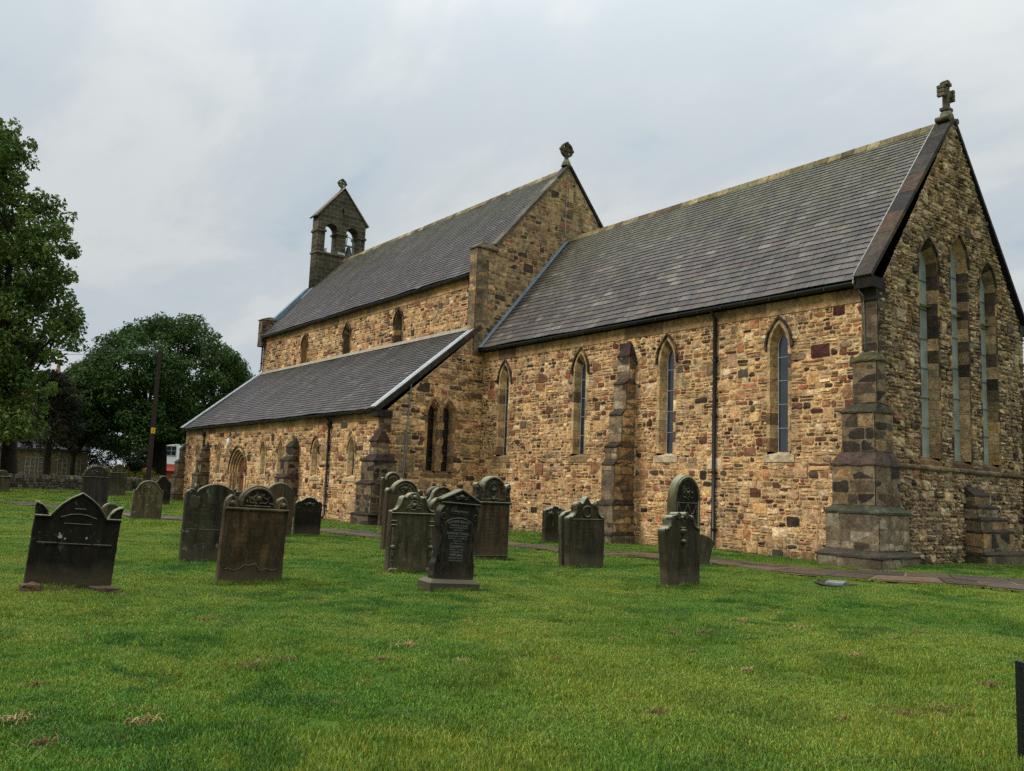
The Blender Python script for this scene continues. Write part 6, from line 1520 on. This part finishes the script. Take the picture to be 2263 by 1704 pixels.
mb = MB(); mb.tube([(x, y-.75, 9.5), (x, y-.55, 14.0)], 0.025, 5)
for z in (13.9, 13.0, 12.9): mb.tube([(x, y-.95 if z < 13.5 else y-.6, z), (x, y-.2, z+.02)], 0.012, 4)
mb.build('aerial', M['iron'], h)
h = thing('white_house', 'white rendered house with a red tiled lean-to glimpsed under the sycamore', 'house', (0, 0, 0))
_, l, Mf = house_box('wall', M['render'], h, (-99.8, 5.5), (-98.0, 14.0), 7, 0.2, 7.2)
house_window(h, Mf, 1.0, 1.9, 4.35, 5.3, 2, 2); house_window(h, Mf, 4.5, 5.6, 4.3, 5.4, 2, 2)
gable_roof(h, Mf, l, 7, 7.2, 3.2, M['dark_tile'], (1, 1, 1))
_, ll, Mg = house_box('porch', M['red_tile'], h, (-98.4, 5.6), (-96.9, 12.4), 2.0, 0.2, 2.4)
house_window(h, Mg, 0.5, 1.7, 1.3, 2.2, 3, 1)
mb = MB(); mb.face([Mg(-.2, 2.35, .3), Mg(ll+.2, 2.35, .3), Mg(ll+.2, 3.5, -2), Mg(-.2, 3.5, -2)]); mb.build('lean_to_roof', M['red_tile'], h)

# ------------------------------------------------------------------ grass
CAMP = (11.9752, -21.3834); FWD = (math.sin(R(-52.5)), math.cos(R(-52.5)))
def grass_mat():
    m = bpy.data.materials.new('grass_blade'); m.use_nodes = True; nt = m.node_tree; b = nt.nodes['Principled BSDF']; k = NT(nt)
    b.inputs['Roughness'].default_value = 0.5; b.inputs['Specular IOR Level'].default_value = 0.3
    c = k.mix(1.0, grass_nodes(k, k.coord('World')), k.attr(), 'MULTIPLY'); nt.links.new(c, b.inputs['Base Color'])
    tr = k.N('ShaderNodeBsdfTranslucent'); nt.links.new(c, tr.inputs[0]); mx = k.N('ShaderNodeMixShader'); mx.inputs[0].default_value = 0.3
    nt.links.new(b.outputs[0], mx.inputs[1]); nt.links.new(tr.outputs[0], mx.inputs[2]); nt.links.new(mx.outputs[0], nt.nodes['Material Output'].inputs[0]); return m
M['grass'] = grass_mat()
def blade_arrays(rs, n, size, hmin, hmax, wid, lean=0.7):
    x, y = rs.uniform(-size/2, size/2, n), rs.uniform(-size/2, size/2, n); hh = rs.uniform(hmin, hmax, n); a = rs.uniform(0, 2*np.pi, n); l = hh*rs.uniform(0.15, lean, n)
    fa = rs.uniform(0, 2*np.pi, n); wx, wy = np.cos(fa)*wid/2*rs.uniform(.7, 1.3, n), np.sin(fa)*wid/2*rs.uniform(.7, 1.3, n); dx, dy = np.cos(a)*l, np.sin(a)*l; Z = np.zeros(n)-0.01
    V = np.stack([np.stack([x-wx, y-wy, Z], 1), np.stack([x+wx, y+wy, Z], 1), np.stack([x+wx*.8+dx*.35, y+wy*.8+dy*.35, hh*.6], 1), np.stack([x-wx*.8+dx*.35, y-wy*.8+dy*.35, hh*.6], 1), np.stack([x+dx, y+dy, hh*.95], 1)], 1)
    return V.reshape(-1, 3)
def blade_mesh(name, V, cols, mat):
    n = len(V)//5; i = np.arange(n)*5; me = bpy.data.meshes.new(name)
    F = [f for k in i for f in ((k, k+1, k+2, k+3), (k+3, k+2, k+4))]
    me.from_pydata(V.tolist(), [], F); at = me.color_attributes.new('Col', 'FLOAT_COLOR', 'POINT'); at.data.foreach_set('color', np.repeat(np.concatenate([cols, np.ones((n, 1))], 1), 5, 0).astype(np.float32).ravel())
    me.materials.append(mat); me.update(); return me
def make_grass():
    pc = bpy.data.collections.new('grass_patches')          # source tufts, used only through the grass object's modifier
    for v in range(6):
        rs = np.random.RandomState(300+v); n = 1150; V = blade_arrays(rs, n, 0.56, 0.018, 0.062, 0.0068)
        k = (0.5+1.15*rs.random_sample(n)**1.3)[:, None]; t = rs.uniform(-.18, .18, n)[:, None]; c = np.concatenate([k*(1+t*1.2), k, k*(1-t)], 1)
        dead = rs.random_sample(n) < 0.045; c[dead] = c[dead]*np.array([2.2, 1.15, 1.4])
        pc.objects.link(bpy.data.objects.new('tuft', blade_mesh('tuft', V, c, M['grass'])))
    for v in range(2):                                       # taller tufts for the feet of the stones
        rs = np.random.RandomState(330+v); n = 60; V = blade_arrays(rs, n, 0.16, 0.05, 0.15, 0.006, 0.9); k = rs.uniform(0.6, 1.3, n)[:, None]
        pc.objects.link(bpy.data.objects.new('tuft_tall', blade_mesh('tuft_tall', V, np.concatenate([k, k, k], 1), M['grass'])))
    rs = random.Random(12); pts = []
    def inside_church(x, y): return (XE-0.05 < x < 0.12 and -0.1 < y < W_+1) or (XW-0.1 < x < XE+0.05 and -A_-0.1 < y < W_+1)
    def zone(dmin, dmax, step, sc, ang):
        r = dmax
        x = CAMP[0]-r
        while x < CAMP[0]+r:
            y = CAMP[1]-r
            while y < CAMP[1]+r:
                px, py = x+rs.uniform(-.5, .5)*step, y+rs.uniform(-.5, .5)*step; dx, dy = px-CAMP[0], py-CAMP[1]; d = math.hypot(dx, dy)
                if dmin <= d < dmax and (dx*FWD[0]+dy*FWD[1])/max(d, .01) > math.cos(R(ang)) and not inside_church(px, py) and path_dist(px, py) > path_w(px)+0.24*sc and not (-1.2 < px < .7 and -1.0 < py < 1) and math.hypot(px-2.0, py+5.25) > 0.62:
                    lush = 0.5+0.25*math.sin(px*1.7+2.1*math.sin(py*0.9))+0.25*math.sin(py*2.3+1.3*math.sin(px*1.1+1)); pts.append((px, py, gz(px, py), rs.uniform(0, 6.283), sc*rs.uniform(0.95, 1.2), rs.randrange(6), 0.62+0.62*lush*lush))
                y += step
            x += step
    zone(0.6, 9, 0.33, 0.92, 75); zone(9, 16, 0.33, 0.92, 46); zone(16, 30, 0.42, 1.0, 40); zone(30, 62, 1.0, 2.0, 38)
    for x, y, w, rz in STONES:                               # longer grass at the feet of the stones
        c, s = math.cos(R(rz)), math.sin(R(rz))
        for i in range(int(w*30)):
            o = (rs.uniform(0.0, 0.10) if rs.random() < .7 else rs.uniform(-.26, -.18)); u = rs.uniform(-.55, .55)*w; px, py = x+o*c-u*s, y+o*s+u*c
            pts.append((px, py, gz(px, py), rs.uniform(0, 6.28), rs.uniform(0.5, 1.05), 6+rs.randrange(2)))
    for i in range(2000):                                    # and along the church wall and the path edges
        if i % 2: px = rs.uniform(-18, 0.5); py = -0.12 if px < -1.3 else -1.0; py -= rs.uniform(0, .1)
        else:
            k = rs.randrange(1, len(PATH)-3); t = rs.random(); (ax, ay), (bx, by) = PATH[k], PATH[k+1]; l = math.hypot(bx-ax, by-ay); o = (path_w(ax)+rs.uniform(.05, .17))*rs.choice((-1, 1)); px, py = ax+(bx-ax)*t-(by-ay)/l*o, ay+(by-ay)*t+(bx-ax)/l*o
        pts.append((px, py, gz(px, py), rs.uniform(0, 6.28), rs.uniform(0.3, 0.6), 6+rs.randrange(2)))
    me = bpy.data.meshes.new('grass'); me.from_pydata([p[:3] for p in pts], [], [])
    for nm, i, ty in (('turn', 3, 'FLOAT'), ('size', 4, 'FLOAT'), ('pick', 5, 'INT')):
        a = me.attributes.new(nm, ty, 'POINT'); a.data.foreach_set('value', [p[i] for p in pts])
    a = me.attributes.new('tall', 'FLOAT', 'POINT'); a.data.foreach_set('value', [(p[6] if len(p) > 6 else 1.0)*p[4] for p in pts])
    o = bpy.data.objects.new('grass', me); COL.objects.link(o); tag(o, kind='stuff')
    ng = bpy.data.node_groups.new('grass_scatter', 'GeometryNodeTree'); ng.interface.new_socket('Geometry', in_out='INPUT', socket_type='NodeSocketGeometry'); ng.interface.new_socket('Geometry', in_out='OUTPUT', socket_type='NodeSocketGeometry')
    N, L = ng.nodes.new, ng.links.new; gi, go = N('NodeGroupInput'), N('NodeGroupOutput'); ip = N('GeometryNodeInstanceOnPoints'); ci = N('GeometryNodeCollectionInfo'); ci.inputs['Collection'].default_value = pc; ci.inputs['Separate Children'].default_value = True; ci.inputs['Reset Children'].default_value = True
    ip.inputs['Pick Instance'].default_value = True
    def attr(nm, ty): n = N('GeometryNodeInputNamedAttribute'); n.data_type = ty; n.inputs['Name'].default_value = nm; return n.outputs[0]
    cb = N('ShaderNodeCombineXYZ'); L(attr('turn', 'FLOAT'), cb.inputs[2]); er = N('FunctionNodeEulerToRotation'); L(cb.outputs[0], er.inputs[0])
    cs = N('ShaderNodeCombineXYZ'); sz = attr('size', 'FLOAT')
    for i in range(2): L(sz, cs.inputs[i])
    L(attr('tall', 'FLOAT'), cs.inputs[2])
    L(gi.outputs[0], ip.inputs['Points']); L(ci.outputs[0], ip.inputs['Instance']); L(attr('pick', 'INT'), ip.inputs['Instance Index']); L(er.outputs[0], ip.inputs['Rotation']); L(cs.outputs[0], ip.inputs['Scale']); L(ip.outputs[0], go.inputs[0])
    md = o.modifiers.new('scatter', 'NODES'); md.node_group = ng
make_grass()
# raked moss and dead grass lying on the lawn
def make_clippings():
    spots = [(5.87, -19.65, .16, 1), (4.7, -18.46, .22, 0), (4.60, -18.15, .26, 0), (4.47, -16.78, .22, 1), (5.28, -11.38, .22, 1), (6.81, -12.64, .22, 1), (8.37, -14.61, .35, 0), (8.5, -14.2, .3, 0), (8.24, -15.25, .14, 0), (4.63, -11.75, .16, 1), (5.49, -15.73, .16, 0), (4.84, -14.3, .16, 1), (5.33, -16.06, .12, 0), (5.54, -20.38, .2, 1), (5.19, -8.52, .14, 0),
             (6.36, -10.47, .14, 0), (4.44, -20.06, .16, 0), (4.95, -13.45, .16, 0), (4.2, -10.34, .14, 1), (2.2, -16.11, .2, 0), (-0.3, -18.32, .22, 0), (-0.4, -17.89, .16, 0), (6.16, -20.31, .12, 0), (8.32, -12.99, .18, 0), (5.1, -13.13, .14, 0), (5.01, -17.41, .1, 0), (5.37, -16.77, .1, 1), (6.66, -14.33, .12, 1), (5.76, -14.07, .1, 0), (0.21, -15.86, .16, 0), (2.34, -9.24, .16, 0), (6.57, -11.36, .12, 0), (1.9, -17.9, .2, 0), (7.4, -16.4, .14, 0), (3.3, -15.2, .12, 0)]
    rs = np.random.RandomState(8); VV, CC = [], []
    for x, y, r, k in spots:
        n = int(420*r/0.2*0.7); V = blade_arrays(rs, n, 1.0, 0.006, 0.03, 0.006, 3.0).reshape(n, 5, 3); th = rs.uniform(0, 2*np.pi, n); r *= 0.62; n = max(20, int(n*0.55)); V = V[:n]; th = th[:n]; q = np.abs(rs.normal(size=n))*r*0.6
        c0 = V[:, 0:1, :].copy(); c0[:, :, 2] = 0; V = (V-c0)*np.array([1.3, 1.3, 1.0])
        ex, ey = np.cos(th)*q*1.0, np.sin(th)*q*1.5; V[:, :, 0] += (x+ex)[:, None]; V[:, :, 1] += (y+ey)[:, None]; V[:, :, 2] += gz(x, y)+rs.uniform(0.005, 0.04, n)[:, None]
        VV.append(V.reshape(-1, 3)); b_ = np.array([0.34, 0.245, 0.105]) if k else np.array([0.19, 0.12, 0.058]); CC.append(b_[None]*rs.uniform(0.5, 1.35, n)[:, None])
    m = plain_mat('dead_grass', None, 0.9, 0.1, 0.2, 20, 0.1, attr=True)
    o = bpy.data.objects.new('grass_clippings', blade_mesh('grass_clippings', np.concatenate(VV), np.concatenate(CC), m)); COL.objects.link(o); tag(o, kind='stuff')
make_clippings()
